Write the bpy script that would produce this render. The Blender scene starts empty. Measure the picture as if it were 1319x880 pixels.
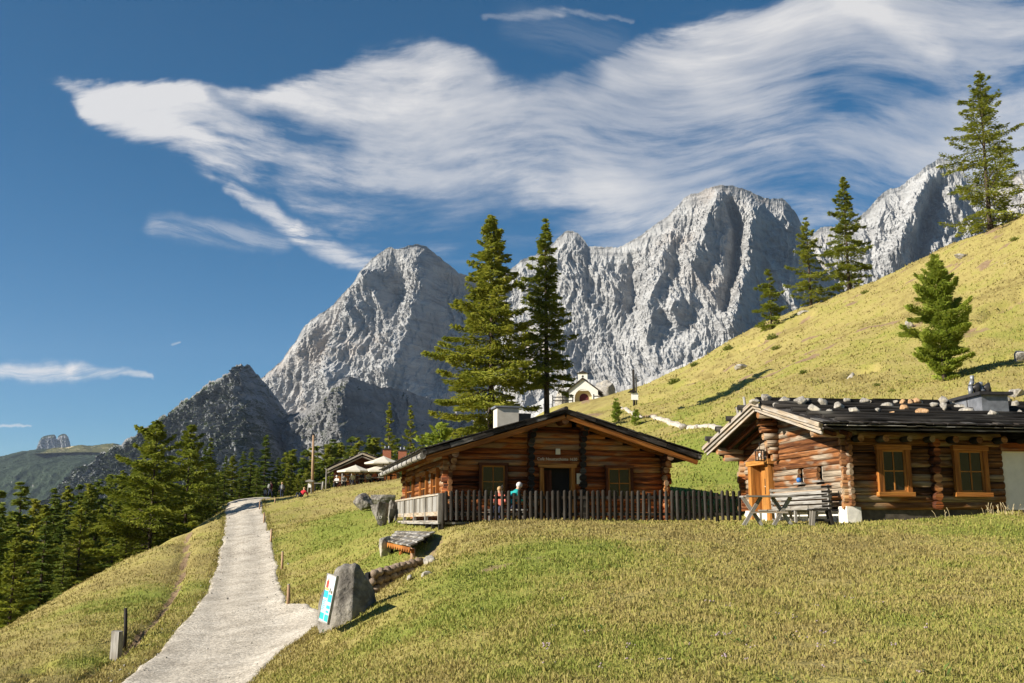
import bpy, math, random
import numpy as np
from mathutils import Vector, Matrix, Euler

random.seed(7)
RNG = np.random.default_rng(7)
C = bpy.context.scene.collection
R = math.radians

# ------------------------------------------------------------------ camera model
FPX, CX, CY, HOR = 1280.0, 659.5, 440.0, 672.0
TH = math.atan((HOR - CY) / FPX)
def P(u, v, Y):
    """world point seen at pixel (u, v) of the 1319 x 880 frame, Y metres ahead"""
    xc, yc = (u - CX) / FPX, -(v - CY) / FPX
    dy = math.cos(TH) - yc * math.sin(TH)
    dz = math.sin(TH) + yc * math.cos(TH)
    return np.array((xc / dy * Y, Y, dz / dy * Y))

# ------------------------------------------------------------------ noise (numpy)
def _hash(ix, iy, iz, seed):
    h = (ix * 374761393 + iy * 668265263 + iz * 2147483647 + seed * 974634777) & 0xFFFFFFFF
    h = ((h ^ (h >> 13)) * 1274126177) & 0xFFFFFFFF
    h = (h ^ (h >> 16)) & 0xFFFFFFFF
    h = (h * 2246822519) & 0xFFFFFFFF
    return ((h ^ (h >> 15)) & 0xFFFFFF) / float(0xFFFFFF)
def vnoise(x, y, z=None, seed=0):
    x = np.asarray(x, float); y = np.asarray(y, float)
    z = np.zeros_like(x) if z is None else np.asarray(z, float)
    ix, iy, iz = np.floor(x).astype(np.int64), np.floor(y).astype(np.int64), np.floor(z).astype(np.int64)
    fx, fy, fz = x - ix, y - iy, z - iz
    q = lambda t: t * t * t * (t * (t * 6 - 15) + 10)
    fx, fy, fz = q(fx), q(fy), q(fz)
    r = 0
    for a in (0, 1):
        for b in (0, 1):
            for c in (0, 1):
                w = (fx if a else 1 - fx) * (fy if b else 1 - fy) * (fz if c else 1 - fz)
                r = r + w * _hash(ix + a, iy + b, iz + c, seed)
    return r * 2 - 1
def gnoise(x, y, z=None, seed=0):
    """gradient noise, about -1..1"""
    x = np.asarray(x, float); y = np.asarray(y, float)
    z = np.zeros_like(x) if z is None else np.asarray(z, float)
    ix, iy, iz = np.floor(x).astype(np.int64), np.floor(y).astype(np.int64), np.floor(z).astype(np.int64)
    fx, fy, fz = x - ix, y - iy, z - iz
    q = lambda t: t * t * t * (t * (t * 6 - 15) + 10)
    qx, qy, qz = q(fx), q(fy), q(fz); r = 0
    for a in (0, 1):
        for b in (0, 1):
            for c in (0, 1):
                h1 = _hash(ix + a, iy + b, iz + c, seed) * 6.28318; h2 = _hash(ix + a, iy + b, iz + c, seed + 977) * 2 - 1; k = np.sqrt(1 - h2 * h2)
                r = r + (qx if a else 1 - qx) * (qy if b else 1 - qy) * (qz if c else 1 - qz) * ((fx - a) * np.cos(h1) * k + (fy - b) * np.sin(h1) * k + (fz - c) * h2)
    return r * 1.7
def gfbm(x, y, z=None, oct=4, seed=0, gain=.5, lac=2.03):
    s, a, t = 0, 1.0, 0
    z = np.zeros_like(np.asarray(x, float)) if z is None else z
    for k in range(oct):
        s = s + a * gnoise(x * lac ** k + 17.3 * k, y * lac ** k - 9.1 * k, z * lac ** k + .37, seed + k); t += a; a *= gain
    return s / t
def gridge(x, y, z=None, oct=4, seed=0, gain=.5, lac=2.07):
    """sharp crests; each finer octave is stronger on the crests"""
    s, a, t, w = 0, 1.0, 0, 1.0
    z = np.zeros_like(np.asarray(x, float)) if z is None else z
    for k in range(oct):
        n = 1 - np.abs(gnoise(x * lac ** k + 31.7 * k, y * lac ** k + 5.3 * k, z * lac ** k + .37, seed + k)); n = n * n
        s = s + a * n * w; t += a; w = np.clip(n * 1.6, 0.15, 1); a *= gain
    return s / t
def fbm(x, y, z=None, oct=4, seed=0, gain=.5, lac=2.03):
    s, a, t = 0, 1.0, 0
    z = np.zeros_like(np.asarray(x, float)) if z is None else z
    for k in range(oct):
        s = s + a * vnoise(x * lac ** k + 17.3 * k, y * lac ** k - 9.1 * k, z * lac ** k, seed + k)
        t += a; a *= gain
    return s / t
def ridged(x, y, z=None, oct=4, seed=0, gain=.5, lac=2.1):
    s, a, t = 0, 1.0, 0
    z = np.zeros_like(np.asarray(x, float)) if z is None else z
    for k in range(oct):
        n = 1 - np.abs(vnoise(x * lac ** k + 31.7 * k, y * lac ** k + 5.3 * k, z * lac ** k, seed + k))
        s = s + a * n * n; t += a; a *= gain
    return s / t

# ------------------------------------------------------------------ object helpers
def tag(o, label=None, cat=None, group=None, kind=None):
    if label: o['label'] = label
    if cat: o['category'] = cat
    if group: o['group'] = group
    if kind: o['kind'] = kind
    return o
def thing(name, label, cat, loc=(0, 0, 0), rz=0.0, group=None, scale=1.0):
    o = bpy.data.objects.new(name, None); C.objects.link(o)
    o.location = tuple(loc); o.rotation_euler = (0, 0, rz); o.scale = (scale,) * 3
    o.empty_display_size = .3
    return tag(o, label, cat, group)
KIDS = {}
def adopt(o, parent):
    if parent is not None:
        o.parent = parent
        KIDS.setdefault(parent.name, []).append(o)
    return o
def dup(o, parent=None, label=None, loc=None, rz=None, scale=None):
    c = o.copy(); C.objects.link(c)
    c.parent = None
    if parent is not None: adopt(c, parent)
    if label: c['label'] = label
    if loc is not None: c.location = tuple(loc)
    if rz is not None: c.rotation_euler = (c.rotation_euler[0], c.rotation_euler[1], rz)
    if scale is not None: c.scale = (scale,) * 3 if np.isscalar(scale) else scale
    for k in KIDS.get(o.name, []):
        dup(k, c)
    return c
def raw_mesh(name, verts, faces, mats=(), parent=None, smooth=False, uvs=None, mi=None, attrs=None):
    """verts (n,3) array; faces: (m,k) array or list of tuples"""
    me = bpy.data.meshes.new(name)
    verts = np.asarray(verts, np.float32)
    if isinstance(faces, np.ndarray):
        m, k = faces.shape
        me.vertices.add(len(verts)); me.vertices.foreach_set('co', verts.ravel())
        me.loops.add(m * k); me.loops.foreach_set('vertex_index', faces.astype(np.int32).ravel())
        me.polygons.add(m)
        me.polygons.foreach_set('loop_start', np.arange(0, m * k, k, dtype=np.int32))
        me.polygons.foreach_set('loop_total', np.full(m, k, np.int32))
    else:
        me.from_pydata(verts.tolist(), [], faces)
    if mi is not None: me.polygons.foreach_set('material_index', np.asarray(mi, np.int32))
    me.polygons.foreach_set('use_smooth', np.full(len(me.polygons), bool(smooth)) if np.isscalar(smooth) else np.asarray(smooth, bool))
    if uvs is not None:
        uv = me.uv_layers.new(name='UVMap')
        uv.data.foreach_set('uv', np.asarray(uvs, np.float32).ravel())
    for k, v in (attrs or {}).items():
        at = me.attributes.new(k, 'FLOAT', 'POINT'); at.data.foreach_set('value', np.asarray(v, np.float32))
    me.update(calc_edges=True); me.validate()
    for m_ in mats: me.materials.append(m_)
    o = bpy.data.objects.new(name, me); C.objects.link(o)
    return adopt(o, parent)

class MB:
    """collects shapes; build() links them as ONE mesh object"""
    def __init__(s):
        s.v, s.f, s.uv, s.mi, s.sm = [], [], [], [], []
        s.m = 0
    def add(s, verts, faces, uvs=None, smooth=False):
        n = len(s.v)
        s.v += [tuple(map(float, p)) for p in verts]
        for i, f in enumerate(faces):
            s.f.append(tuple(a + n for a in f)); s.mi.append(s.m); s.sm.append(smooth)
            s.uv += list(uvs[i]) if uvs else [(0, 0)] * len(f)
        return s
    def box(s, c, size, rot=None, taper=None, jit=0.0):
        """rot: 3x3 Matrix or z angle; UV u runs along the longest side, in metres"""
        c = np.array(c, float); h = np.array(size, float) / 2
        if rot is None: M = np.eye(3)
        elif np.isscalar(rot): M = np.array(Matrix.Rotation(rot, 3, 'Z'))
        else: M = np.array(rot)
        loc = []
        for k in range(8):
            p = np.array(((k & 1) * 2 - 1, (k >> 1 & 1) * 2 - 1, (k >> 2 & 1) * 2 - 1), float) * h
            if taper and k >> 2 & 1: p[:2] *= taper
            if jit: p += np.array([random.uniform(-jit, jit) for _ in range(3)])
            loc.append(p)
        fs = [(0, 2, 3, 1), (4, 5, 7, 6), (0, 1, 5, 4), (2, 6, 7, 3), (0, 4, 6, 2), (1, 3, 7, 5)]
        ax = [(0, 1), (0, 1), (0, 2), (0, 2), (1, 2), (1, 2)]
        L = int(np.argmax(h)); o1, o2 = random.uniform(0, 90), random.uniform(0, 90)
        uvs = []
        for f, (a, b) in zip(fs, ax):
            if b == L: a, b = b, a
            uvs.append([(loc[i][a] + o1, loc[i][b] + o2) for i in f])
        return s.add([M @ p + c for p in loc], fs, uvs)
    def beam(s, a, b, w, h, up=(0, 0, 1)):
        """box from a to b, w wide (sideways), h tall"""
        a, b = np.array(a, float), np.array(b, float)
        d = b - a; L = np.linalg.norm(d); d /= L
        x = np.cross(np.array(up, float), d)
        if np.linalg.norm(x) < 1e-4: x = np.array((1., 0, 0))
        x /= np.linalg.norm(x); z = np.cross(d, x)
        return s.box((a + b) / 2, (w, L, h), np.stack([x, d, z], 1))
    def tube(s, pts, rad, n=8, cap=True, wob=0.0, smooth=True, capm=None):
        pts = [np.array(p, float) for p in pts]
        if np.isscalar(rad): rad = [rad] * len(pts)
        o1, o2 = random.uniform(0, 90), random.uniform(0, 90)
        base = len(s.v); rings = []; lens = [0]
        for i, p in enumerate(pts):
            d = pts[min(i + 1, len(pts) - 1)] - pts[max(i - 1, 0)]
            d = d / (np.linalg.norm(d) + 1e-9)
            ref = np.array((0, 0, 1.)) if abs(d[2]) < .9 else np.array((1., 0, 0))
            x = np.cross(ref, d); x /= np.linalg.norm(x); y = np.cross(d, x)
            if i: lens.append(lens[-1] + np.linalg.norm(p - pts[i - 1]))
            for k in range(n):
                a = 2 * math.pi * k / n
                r = rad[i] * (1 + (random.uniform(-wob, wob) if wob else 0))
                s.v.append(tuple(p + r * (math.cos(a) * x + math.sin(a) * y)))
        rr = max(rad)
        for i in range(len(pts) - 1):
            for k in range(n):
                k2 = (k + 1) % n
                s.f.append((base + i * n + k, base + i * n + k2, base + (i + 1) * n + k2, base + (i + 1) * n + k))
                s.mi.append(s.m); s.sm.append(smooth)
                a0, a1 = 2 * math.pi * rr * k / n, 2 * math.pi * rr * (k + 1) / n
                s.uv += [(lens[i] + o1, a0 + o2), (lens[i] + o1, a1 + o2), (lens[i + 1] + o1, a1 + o2), (lens[i + 1] + o1, a0 + o2)]
        if cap:
            for i, rev in ((0, True), (len(pts) - 1, False)):
                f = [base + i * n + k for k in range(n)]
                if rev: f = f[::-1]
                s.f.append(tuple(f)); s.mi.append(s.m if capm is None else capm); s.sm.append(False)
                s.uv += [(o1 + .1 * math.cos(2 * math.pi * k / n), o2 + .1 * math.sin(2 * math.pi * k / n)) for k in range(n)]
        return s
    def prism(s, poly, depth, M=None):
        """poly: list of (x, z) in local plane, extruded along +y by depth, M: 4x4"""
        n = len(poly)
        vs = [(x, 0, z) for x, z in poly] + [(x, depth, z) for x, z in poly]
        if M is not None: vs = [tuple(M @ Vector(p)) for p in vs]
        fs = [tuple(range(n)), tuple(range(2 * n - 1, n - 1, -1))]
        uvs = [[poly[i] for i in range(n)], [poly[i - n] for i in fs[1]]]
        for i in range(n):
            j = (i + 1) % n
            fs.append((j, i, i + n, j + n)); uvs.append([(0, 0), (.2, 0), (.2, depth), (0, depth)])
        return s.add(vs, fs, uvs)
    def ball(s, c, r, n=10, m=7, sq=(1, 1, 1), rot=None, noise=0.0, seed=0, freq=1.0):
        vs, fs = [], []
        for i in range(m + 1):
            th = math.pi * i / m
            for k in range(n):
                a = 2 * math.pi * k / n
                vs.append((math.sin(th) * math.cos(a), math.sin(th) * math.sin(a), math.cos(th)))
        vs = np.array(vs)
        if noise:
            q = vs * freq
            vs = vs * (1 + noise * fbm(q[:, 0] + seed * 3.1, q[:, 1] + 7, q[:, 2], 3, seed))[:, None]
        vs = vs * np.array(sq) * r
        if rot is not None: vs = vs @ np.array(rot).T
        vs = vs + np.array(c)
        for i in range(m):
            for k in range(n):
                k2 = (k + 1) % n
                fs.append((i * n + k, (i + 1) * n + k, (i + 1) * n + k2, i * n + k2))
        return s.add(vs, fs, None, True)
    def build(s, name, mats, parent=None, smooth=None):
        if not isinstance(mats, (list, tuple)): mats = [mats]
        return raw_mesh(name, s.v, s.f, mats, parent, s.sm if smooth is None else smooth, s.uv, s.mi)

def rock_mesh(name, size, seed, mat, parent=None, sub=4, rough=.28, cuts=9, planes=()):
    """angular boulder: sphere cut by random planes, then roughened"""
    import bmesh
    bm = bmesh.new(); bmesh.ops.create_icosphere(bm, subdivisions=sub, radius=1.0)
    rs = np.random.default_rng(seed)
    v = np.array([p.co[:] for p in bm.verts])
    for _ in range(cuts):
        n = rs.normal(size=3); n /= np.linalg.norm(n); d = rs.uniform(.5, .85)
        k = v @ n - d
        v = v - np.where(k > 0, k * .93, 0)[:, None] * n
    for q in planes:
        n = np.array(q[:3], float); n /= np.linalg.norm(n); k = v @ n - q[3]; v = v - np.where(k > 0, k * .95, 0)[:, None] * n
    v = v * (1 + rough * .5 * fbm(v[:, 0] * 1.6 + seed, v[:, 1] * 1.6, v[:, 2] * 1.6, 4, seed))[:, None]
    v = v * (1 + rough * .22 * ridged(v[:, 0] * 4 + seed, v[:, 1] * 4, v[:, 2] * 4, 3, seed + 5))[:, None]
    v = v / np.abs(v).max(0) * (np.array(size) / 2)
    for p, c in zip(bm.verts, v): p.co = c
    me = bpy.data.meshes.new(name); bm.to_mesh(me); bm.free()
    for p in me.polygons: p.use_smooth = True
    me.materials.append(mat)
    o = bpy.data.objects.new(name, me); C.objects.link(o)
    return adopt(o, parent)
# ------------------------------------------------------------------ node helpers
class NT:
    def __init__(s, tree):
        s.t = tree; tree.nodes.clear()
    def n(s, typ, **kw):
        nd = s.t.nodes.new(typ)
        for k, v in kw.items():
            if k == 'ins':
                for a, b in v.items():
                    if hasattr(b, 'links'): s.t.links.new(b, nd.inputs[a])
                    else: nd.inputs[a].default_value = b
            else: setattr(nd, k, v)
        return nd
    def link(s, a, b): s.t.links.new(a, b)
    def math(s, op, a, b=None, c=None, clamp=False):
        nd = s.t.nodes.new('ShaderNodeMath'); nd.operation = op; nd.use_clamp = clamp
        for i, x in enumerate((a, b, c)):
            if x is None: continue
            if hasattr(x, 'links'): s.t.links.new(x, nd.inputs[i])
            else: nd.inputs[i].default_value = x
        return nd.outputs[0]
    def mrange(s, x, a, b, c=0., d=1., smooth=True):
        nd = s.t.nodes.new('ShaderNodeMapRange')
        if smooth: nd.interpolation_type = 'SMOOTHSTEP'
        nd.clamp = True
        for k, q in (('Value', x), ('From Min', a), ('From Max', b), ('To Min', c), ('To Max', d)):
            if hasattr(q, 'links'): s.t.links.new(q, nd.inputs[k])
            else: nd.inputs[k].default_value = q
        return nd.outputs[0]
    def mix(s, f, a, b, mode='MIX'):
        nd = s.t.nodes.new('ShaderNodeMix'); nd.data_type = 'RGBA'; nd.blend_type = mode
        for i, q in ((0, f), (6, a), (7, b)):
            if hasattr(q, 'links'): s.t.links.new(q, nd.inputs[i])
            else: nd.inputs[i].default_value = (*q, 1) if isinstance(q, tuple) and len(q) == 3 else q
        return nd.outputs[2]
    def noise(s, vec, scale, detail=4, rough=.55, dist=0.0, dim='3D', out=0):
        nd = s.t.nodes.new('ShaderNodeTexNoise'); nd.noise_dimensions = dim
        nd.inputs['Scale'].default_value = scale; nd.inputs['Detail'].default_value = detail
        nd.inputs['Roughness'].default_value = rough; nd.inputs['Distortion'].default_value = dist
        if vec is not None: s.t.links.new(vec, nd.inputs['Vector'])
        return nd.outputs[out]
    def mapv(s, vec, scale=(1, 1, 1), rot=(0, 0, 0), loc=(0, 0, 0)):
        nd = s.t.nodes.new('ShaderNodeMapping')
        nd.inputs['Scale'].default_value = scale; nd.inputs['Rotation'].default_value = rot; nd.inputs['Location'].default_value = loc
        s.t.links.new(vec, nd.inputs['Vector']); return nd.outputs[0]
    def ramp(s, x, stops):
        nd = s.t.nodes.new('ShaderNodeValToRGB'); e = nd.color_ramp.elements
        while len(e) < len(stops): e.new(.5)
        for q, (p, c) in zip(e, stops): q.position = p; q.color = (*c, 1)
        s.t.links.new(x, nd.inputs[0]); return nd.outputs[0]
def material(name, fn):
    m = bpy.data.materials.new(name); m.use_nodes = True
    t = NT(m.node_tree); out = t.n('ShaderNodeOutputMaterial')
    sh, *rest = fn(t) if True else None
    t.link(sh, out.inputs['Surface'])
    if rest and rest[0] is not None: t.link(rest[0], out.inputs['Displacement'])
    return m
def bsdf(t, col, rough=.7, bump=None, bs=.3, bd=.02, metal=0.0, spec=.3, **kw):
    p = t.n('ShaderNodeBsdfPrincipled')
    if hasattr(col, 'links'): t.link(col, p.inputs['Base Color'])
    else: p.inputs['Base Color'].default_value = (*col, 1)
    if hasattr(rough, 'links'): t.link(rough, p.inputs['Roughness'])
    else: p.inputs['Roughness'].default_value = rough
    p.inputs['Metallic'].default_value = metal; p.inputs['Specular IOR Level'].default_value = spec
    for k, v in kw.items(): p.inputs[k].default_value = v
    if bump is not None:
        b = t.n('ShaderNodeBump', ins={'Height': bump, 'Strength': bs, 'Distance': bd}); t.link(b.outputs[0], p.inputs['Normal'])
    return p.outputs[0]

def wood(name, dark, mid, light, grey=None, greyamt=.35, bump=.5, stretch=.55, rough=.75):
    def fn(t):
        uv = t.n('ShaderNodeUVMap').outputs[0]
        rnd = t.n('ShaderNodeNewGeometry').outputs['Random Per Island']
        a = t.noise(t.mapv(uv, (stretch, 7, 1)), 1.0, 5, .6, .6)
        g = t.noise(t.mapv(uv, (stretch * 2.2, 42, 1)), 1.0, 4, .65, .3)
        b = t.noise(t.mapv(uv, (.7, 1.6, 1)), 1.0, 3, .5)
        x = t.math('ADD', t.math('MULTIPLY', a, .75), t.math('MULTIPLY', rnd, .25))
        col = t.ramp(x, [(.33, dark), (.52, mid), (.72, light)])
        if grey:
            col = t.mix(t.mrange(t.math('ADD', b, t.math('MULTIPLY', t.math('SUBTRACT', rnd, .5), .35)), .62 - greyamt * .4, .78 - greyamt * .4), col, grey)
        col = t.mix(t.mrange(g, .35, .62, .55, 0.), col, tuple(.28 * q for q in dark))
        crack = t.mrange(t.noise(t.mapv(uv, (.35, 16, 1)), 1.0, 2, .5, .4), .60, .67)
        col = t.mix(t.math('MULTIPLY', crack, .75), col, tuple(.2 * q for q in dark))
        h = t.math('SUBTRACT', t.math('ADD', g, t.math('MULTIPLY', a, .8)), t.math('MULTIPLY', crack, .9))
        return (bsdf(t, col, rough, h, bump, .02, spec=.2),)
    return material(name, fn)

def rockmat(name, c0, c1, c2, sc=1.0, lich=None, bs=.6):
    def fn(t):
        co = t.n('ShaderNodeTexCoord').outputs['Object']
        a = t.noise(co, 2.2 * sc, 6, .62); b = t.noise(co, 9 * sc, 6, .68, .4); c = t.noise(co, .9 * sc, 3)
        col = t.ramp(t.math('ADD', t.math('MULTIPLY', a, .6), t.math('MULTIPLY', b, .4)), [(.34, c0), (.5, c1), (.66, c2)])
        if lich: col = t.mix(t.math('MULTIPLY', t.mrange(c, .52, .66), .7), col, lich)
        return (bsdf(t, col, .85, t.math('ADD', b, a), bs, .06 / sc, spec=.2),)
    return material(name, fn)
def plain(name, col, rough=.6, var=.25, sc=8., metal=0., bs=.15, spec=.3):
    def fn(t):
        co = t.n('ShaderNodeTexCoord').outputs['Object']
        a = t.noise(co, sc, 5, .6)
        c = t.mix(t.mrange(a, .3, .7), tuple(q * (1 - var) for q in col), tuple(min(1, q * (1 + var * .6)) for q in col))
        return (bsdf(t, c, rough, a, bs, .01, metal, spec),)
    return material(name, fn)

M = {}
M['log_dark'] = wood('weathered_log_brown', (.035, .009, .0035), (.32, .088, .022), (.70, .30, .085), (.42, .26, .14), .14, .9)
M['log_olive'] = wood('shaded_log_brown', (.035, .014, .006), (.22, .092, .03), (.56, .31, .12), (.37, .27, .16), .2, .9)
M['log_red'] = wood('sunlit_orange_log', (.14, .042, .012), (.40, .15, .042), (.56, .28, .10), (.50, .40, .28), .22, .7)  # orange raised so the side wall's sun glow sits in the colour
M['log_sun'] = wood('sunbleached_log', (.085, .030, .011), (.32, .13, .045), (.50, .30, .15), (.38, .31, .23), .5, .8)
M['log_end'] = wood('log_end_grain', (.12, .05, .02), (.36, .17, .07), (.5, .33, .17), (.34, .25, .16), .3, .4, 4.)
M['orange'] = wood('orange_stained_timber', (.17, .055, .012), (.37, .135, .026), (.50, .215, .05), None, 0, .35)
M['amber'] = wood('amber_window_wood', (.24, .095, .02), (.46, .195, .042), (.58, .29, .08), None, 0, .3)
M['redwood'] = wood('red_brown_beam', (.028, .008, .004), (.10, .03, .011), (.20, .075, .028), None, 0, .4)
M['darkwood'] = wood('dark_weathered_board', (.008, .007, .006), (.024, .021, .018), (.055, .047, .04), (.09, .085, .075), .12, .5)
M['shingle'] = wood('old_wood_shingle', (.014, .011, .009), (.04, .032, .026), (.085, .07, .058), (.14, .13, .12), .2, .5, 1.2)
M['greywood'] = wood('silver_grey_wood', (.10, .085, .065), (.26, .235, .20), (.42, .39, .34), (.36, .345, .32), .4, .5)
M['palewood'] = wood('pale_bleached_board', (.20, .15, .10), (.43, .345, .25), (.57, .48, .38), (.42, .38, .33), .35, .3)
M['fencewood'] = wood('fence_picket_wood', (.010, .007, .005), (.026, .020, .014), (.05, .04, .03), (.058, .052, .045), .22, .5)
M['pole'] = wood('rust_brown_pole', (.20, .12, .07), (.40, .26, .16), (.52, .38, .26), None, 0, .4)
M['stone'] = rockmat('grey_roof_stone', (.12, .105, .09), (.29, .27, .24), (.47, .45, .415), 2.0, (.42, .37, .28))
M['stone_rust'] = rockmat('rusty_roof_stone', (.16, .10, .06), (.40, .24, .12), (.52, .36, .22), 2.0)
M['boulder'] = rockmat('grey_boulder', (.07, .062, .055), (.17, .155, .135), (.32, .30, .27), .9, (.27, .25, .21), 1.0)
M['wallstone'] = rockmat('drystone', (.08, .055, .04), (.20, .15, .11), (.34, .28, .22), 1.6)
M['plaster'] = plain('white_plaster', (.72, .70, .64), .8, .08, 3., bs=.1)
M['plinth'] = plain('dark_plinth', (.085, .07, .052), .9, .35, 5.)
M['whitewash'] = plain('whitewashed_base', (.70, .67, .60), .85, .18, 4.)
M['metal'] = plain('zinc_sheet', (.24, .25, .275), .5, .3, 3., .5, .05)
M['darkmetal'] = plain('dark_sheet_metal', (.07, .065, .065), .45, .3, 3., .6, .05)
M['canvas'] = plain('cream_canvas', (.56, .52, .44), .8, .06, 3.)
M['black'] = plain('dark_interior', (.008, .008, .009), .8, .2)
M['iron'] = plain('black_iron', (.03, .03, .03), .5, .2, 9., .5)
M['board_white'] = plain('board_white', (.52, .57, .64), .4, .03)
M['board_blue'] = plain('board_blue', (.03, .34, .52), .4, .05)
M['board_teal'] = plain('board_teal', (.03, .36, .36), .4, .05)
M['board_sky'] = plain('board_pale_blue', (.36, .56, .70), .4, .08)
M['board_red'] = plain('board_red', (.55, .06, .04), .4, .1)
M['board_brown'] = plain('board_brown', (.14, .12, .05), .4, .2)
M['board_yellow'] = plain('board_yellow', (.68, .5, .12), .4, .2)
M['paper'] = plain('paper', (.72, .66, .52), .8, .05)
M['white'] = plain('white_paint', (.78, .77, .74), .5, .05)
M['blue'] = plain('blue_enamel', (.03, .14, .40), .4, .1)
M['brick'] = plain('brick_red', (.36, .13, .07), .85, .25, 14.)
M['skin'] = plain('skin', (.52, .30, .21), .55, .08)
M['hair_grey'] = plain('grey_hair', (.62, .58, .56), .7, .15, 60.)
M['hair_dark'] = plain('dark_hair', (.05, .03, .02), .6, .2, 60.)
M['hair_blond'] = plain('fair_hair', (.42, .27, .13), .6, .2, 60.)
M['teal'] = plain('teal_jacket', (.01, .27, .27), .8, .15, 12.)
M['salmon'] = plain('salmon_top', (.55, .16, .11), .8, .15, 12.)
M['navy'] = plain('navy_cloth', (.02, .025, .05), .8, .2, 12.)
M['maroon'] = plain('maroon_cloth', (.10, .018, .022), .8, .2, 12.)
M['greycloth'] = plain('grey_cloth', (.22, .22, .21), .8, .2, 12.)
M['redcloth'] = plain('red_cloth', (.45, .02, .03), .8, .15, 12.)
M['whitecloth'] = plain('white_cloth', (.68, .66, .62), .8, .1, 12.)
M['bark'] = material('conifer_bark', lambda t: (bsdf(t, t.ramp(t.noise(t.mapv(t.n('ShaderNodeTexCoord').outputs['Object'], (9, 9, 1.4)), 1., 5, .65), [(.32, (.018, .012, .009)), (.52, (.06, .042, .03)), (.7, (.13, .10, .08))]), .9, None),))
def glass_fn(t):
    return (bsdf(t, (.010, .012, .014), 0.04, None, spec=.55),)
M['glass'] = material('window_glass', glass_fn)

def leafmat(name, a, b, c, trans=.3):
    def fn(t):
        g = t.n('ShaderNodeNewGeometry'); oi = t.n('ShaderNodeObjectInfo')
        co = t.n('ShaderNodeTexCoord').outputs['Object']
        n = t.noise(co, .55, 3, .6)
        x = t.math('ADD', t.math('ADD', t.math('MULTIPLY', g.outputs['Random Per Island'], .34), t.math('MULTIPLY', n, .5)), t.math('MULTIPLY', oi.outputs['Random'], .2))
        col = t.ramp(x, [(.2, a), (.5, b), (.8, c)])
        p = bsdf(t, col, .65, None, spec=.15)
        tr = t.n('ShaderNodeBsdfTranslucent', ins={'Color': col})
        mx = t.n('ShaderNodeMixShader', ins={0: trans, 1: p, 2: tr.outputs[0]})
        return (mx.outputs[0],)
    return material(name, fn)
M['larch'] = leafmat('larch_needles', (.10, .14, .016), (.25, .28, .036), (.45, .42, .065), .48)
M['spruce'] = leafmat('spruce_needles', (.055, .095, .018), (.145, .195, .03), (.29, .31, .055), .40)
M['young'] = leafmat('young_larch_needles', (.14, .21, .025), (.29, .37, .05), (.44, .47, .085), .48)
M['bush'] = leafmat('bush_leaves', (.06, .09, .012), (.13, .16, .025), (.2, .2, .035), .3)
# ------------------------------------------------------------------ terrain surface
ROAD = [  # v, Y, u_left, u_right
    (960, 14.5, 20, 250), (905, 18.4, 112, 308), (885, 19.6, 140, 328), (852, 22.4, 178, 362), (822, 25.6, 212, 412), (803, 28.0, 230, 415), (794, 29.2, 240, 400),
    (787, 30.3, 246, 370), (765, 35, 262, 362), (740, 40.5, 273, 358), (720, 46, 280, 354), (690, 57, 288, 346), (665, 72, 290, 338), (652, 86, 289, 337), (648, 95, 290, 344),
    (647.5, 102, 292, 372), (647, 110, 296, 392), (648, 120, 300, 400)]
_cp = []
def cp(u, v, Y): _cp.append(tuple(P(u, v, Y)))
def cw(x, y, z): _cp.append((x, y, z))
for v, Y, ul, ur in ROAD:
    cp(ul, v, Y); cp(min(ur, 360 if Y < 31 and Y > 25 else ur), v, Y)
# ground under and behind the camera
for q in [(0, 0, -1.65), (0, -10, -1.7), (6, 0, -1.55), (14, 0, -1.4), (14, -10, -1.5), (-5, 2, -2.1), (-9, 4, -3.3), (-12, -6, -3.6), (-18, 0, -5.0), (-30, 0, -10), (-24, 12, -6.6), (24, 4, -1.2), (30, -10, -1.4)]: cw(*q)
# grass knoll in front
for q in [(660, 880, 9), (1000, 880, 9), (1319, 880, 9.2), (500, 880, 11), (400, 880, 13.5), (1319, 800, 12.6), (1319, 740, 18), (1319, 690, 26.5), (1319, 662, 30.5), (1400, 662, 31), (1400, 740, 19),
          (1000, 800, 13), (1000, 740, 18.6), (1000, 700, 25.2), (1000, 681, 28.8), (660, 780, 16), (660, 720, 24), (660, 690, 30), (660, 673, 34.3), (830, 740, 20), (830, 690, 29), (830, 673, 33.8), (1190, 672, 29.6),
          (1230, 700, 24), (450, 850, 15.6), (480, 766, 22), (530, 725, 25.3), (560, 780, 18), (600, 720, 24.6), (560, 691, 29.2), (573, 674, 33.2), (415, 826, 20.6)]: cp(*q)
# terrace the huts stand on
for q in [(-2, 37, -.1), (3, 37, 0), (6, 42, .1), (2, 46, .3), (9, 36, 0), (10.5, 31, -.08), (12, 38, .2), (18, 33, .4), (20, 39, .8), (-4, 45, .1), (-5, 50, .4), (26, 33, .8), (28, 38, 1.6), (14, 41, .5)]: cw(*q)
# cut behind the knoll: little lane, shelter, dry-stone wall
for q in [(-4.6, 23.5, -2.75), (-4.3, 26.5, -2.5), (-3.6, 29.2, -1.95), (-3.0, 31.3, -1.35), (-5.6, 29.5, -1.85), (-6.6, 31, -1.95)]: cw(*q)
for q in [(450, 735, 33.5), (440, 700, 41), (470, 700, 39), (500, 700, 35.5), (520, 681, 38), (400, 740, 38), (420, 700, 47), (420, 662, 64), (380, 782, 29.6), (392, 765, 32), (490, 673, 45), (460, 656, 53), (505, 640, 62), (470, 636, 72)]: cp(*q)
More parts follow.
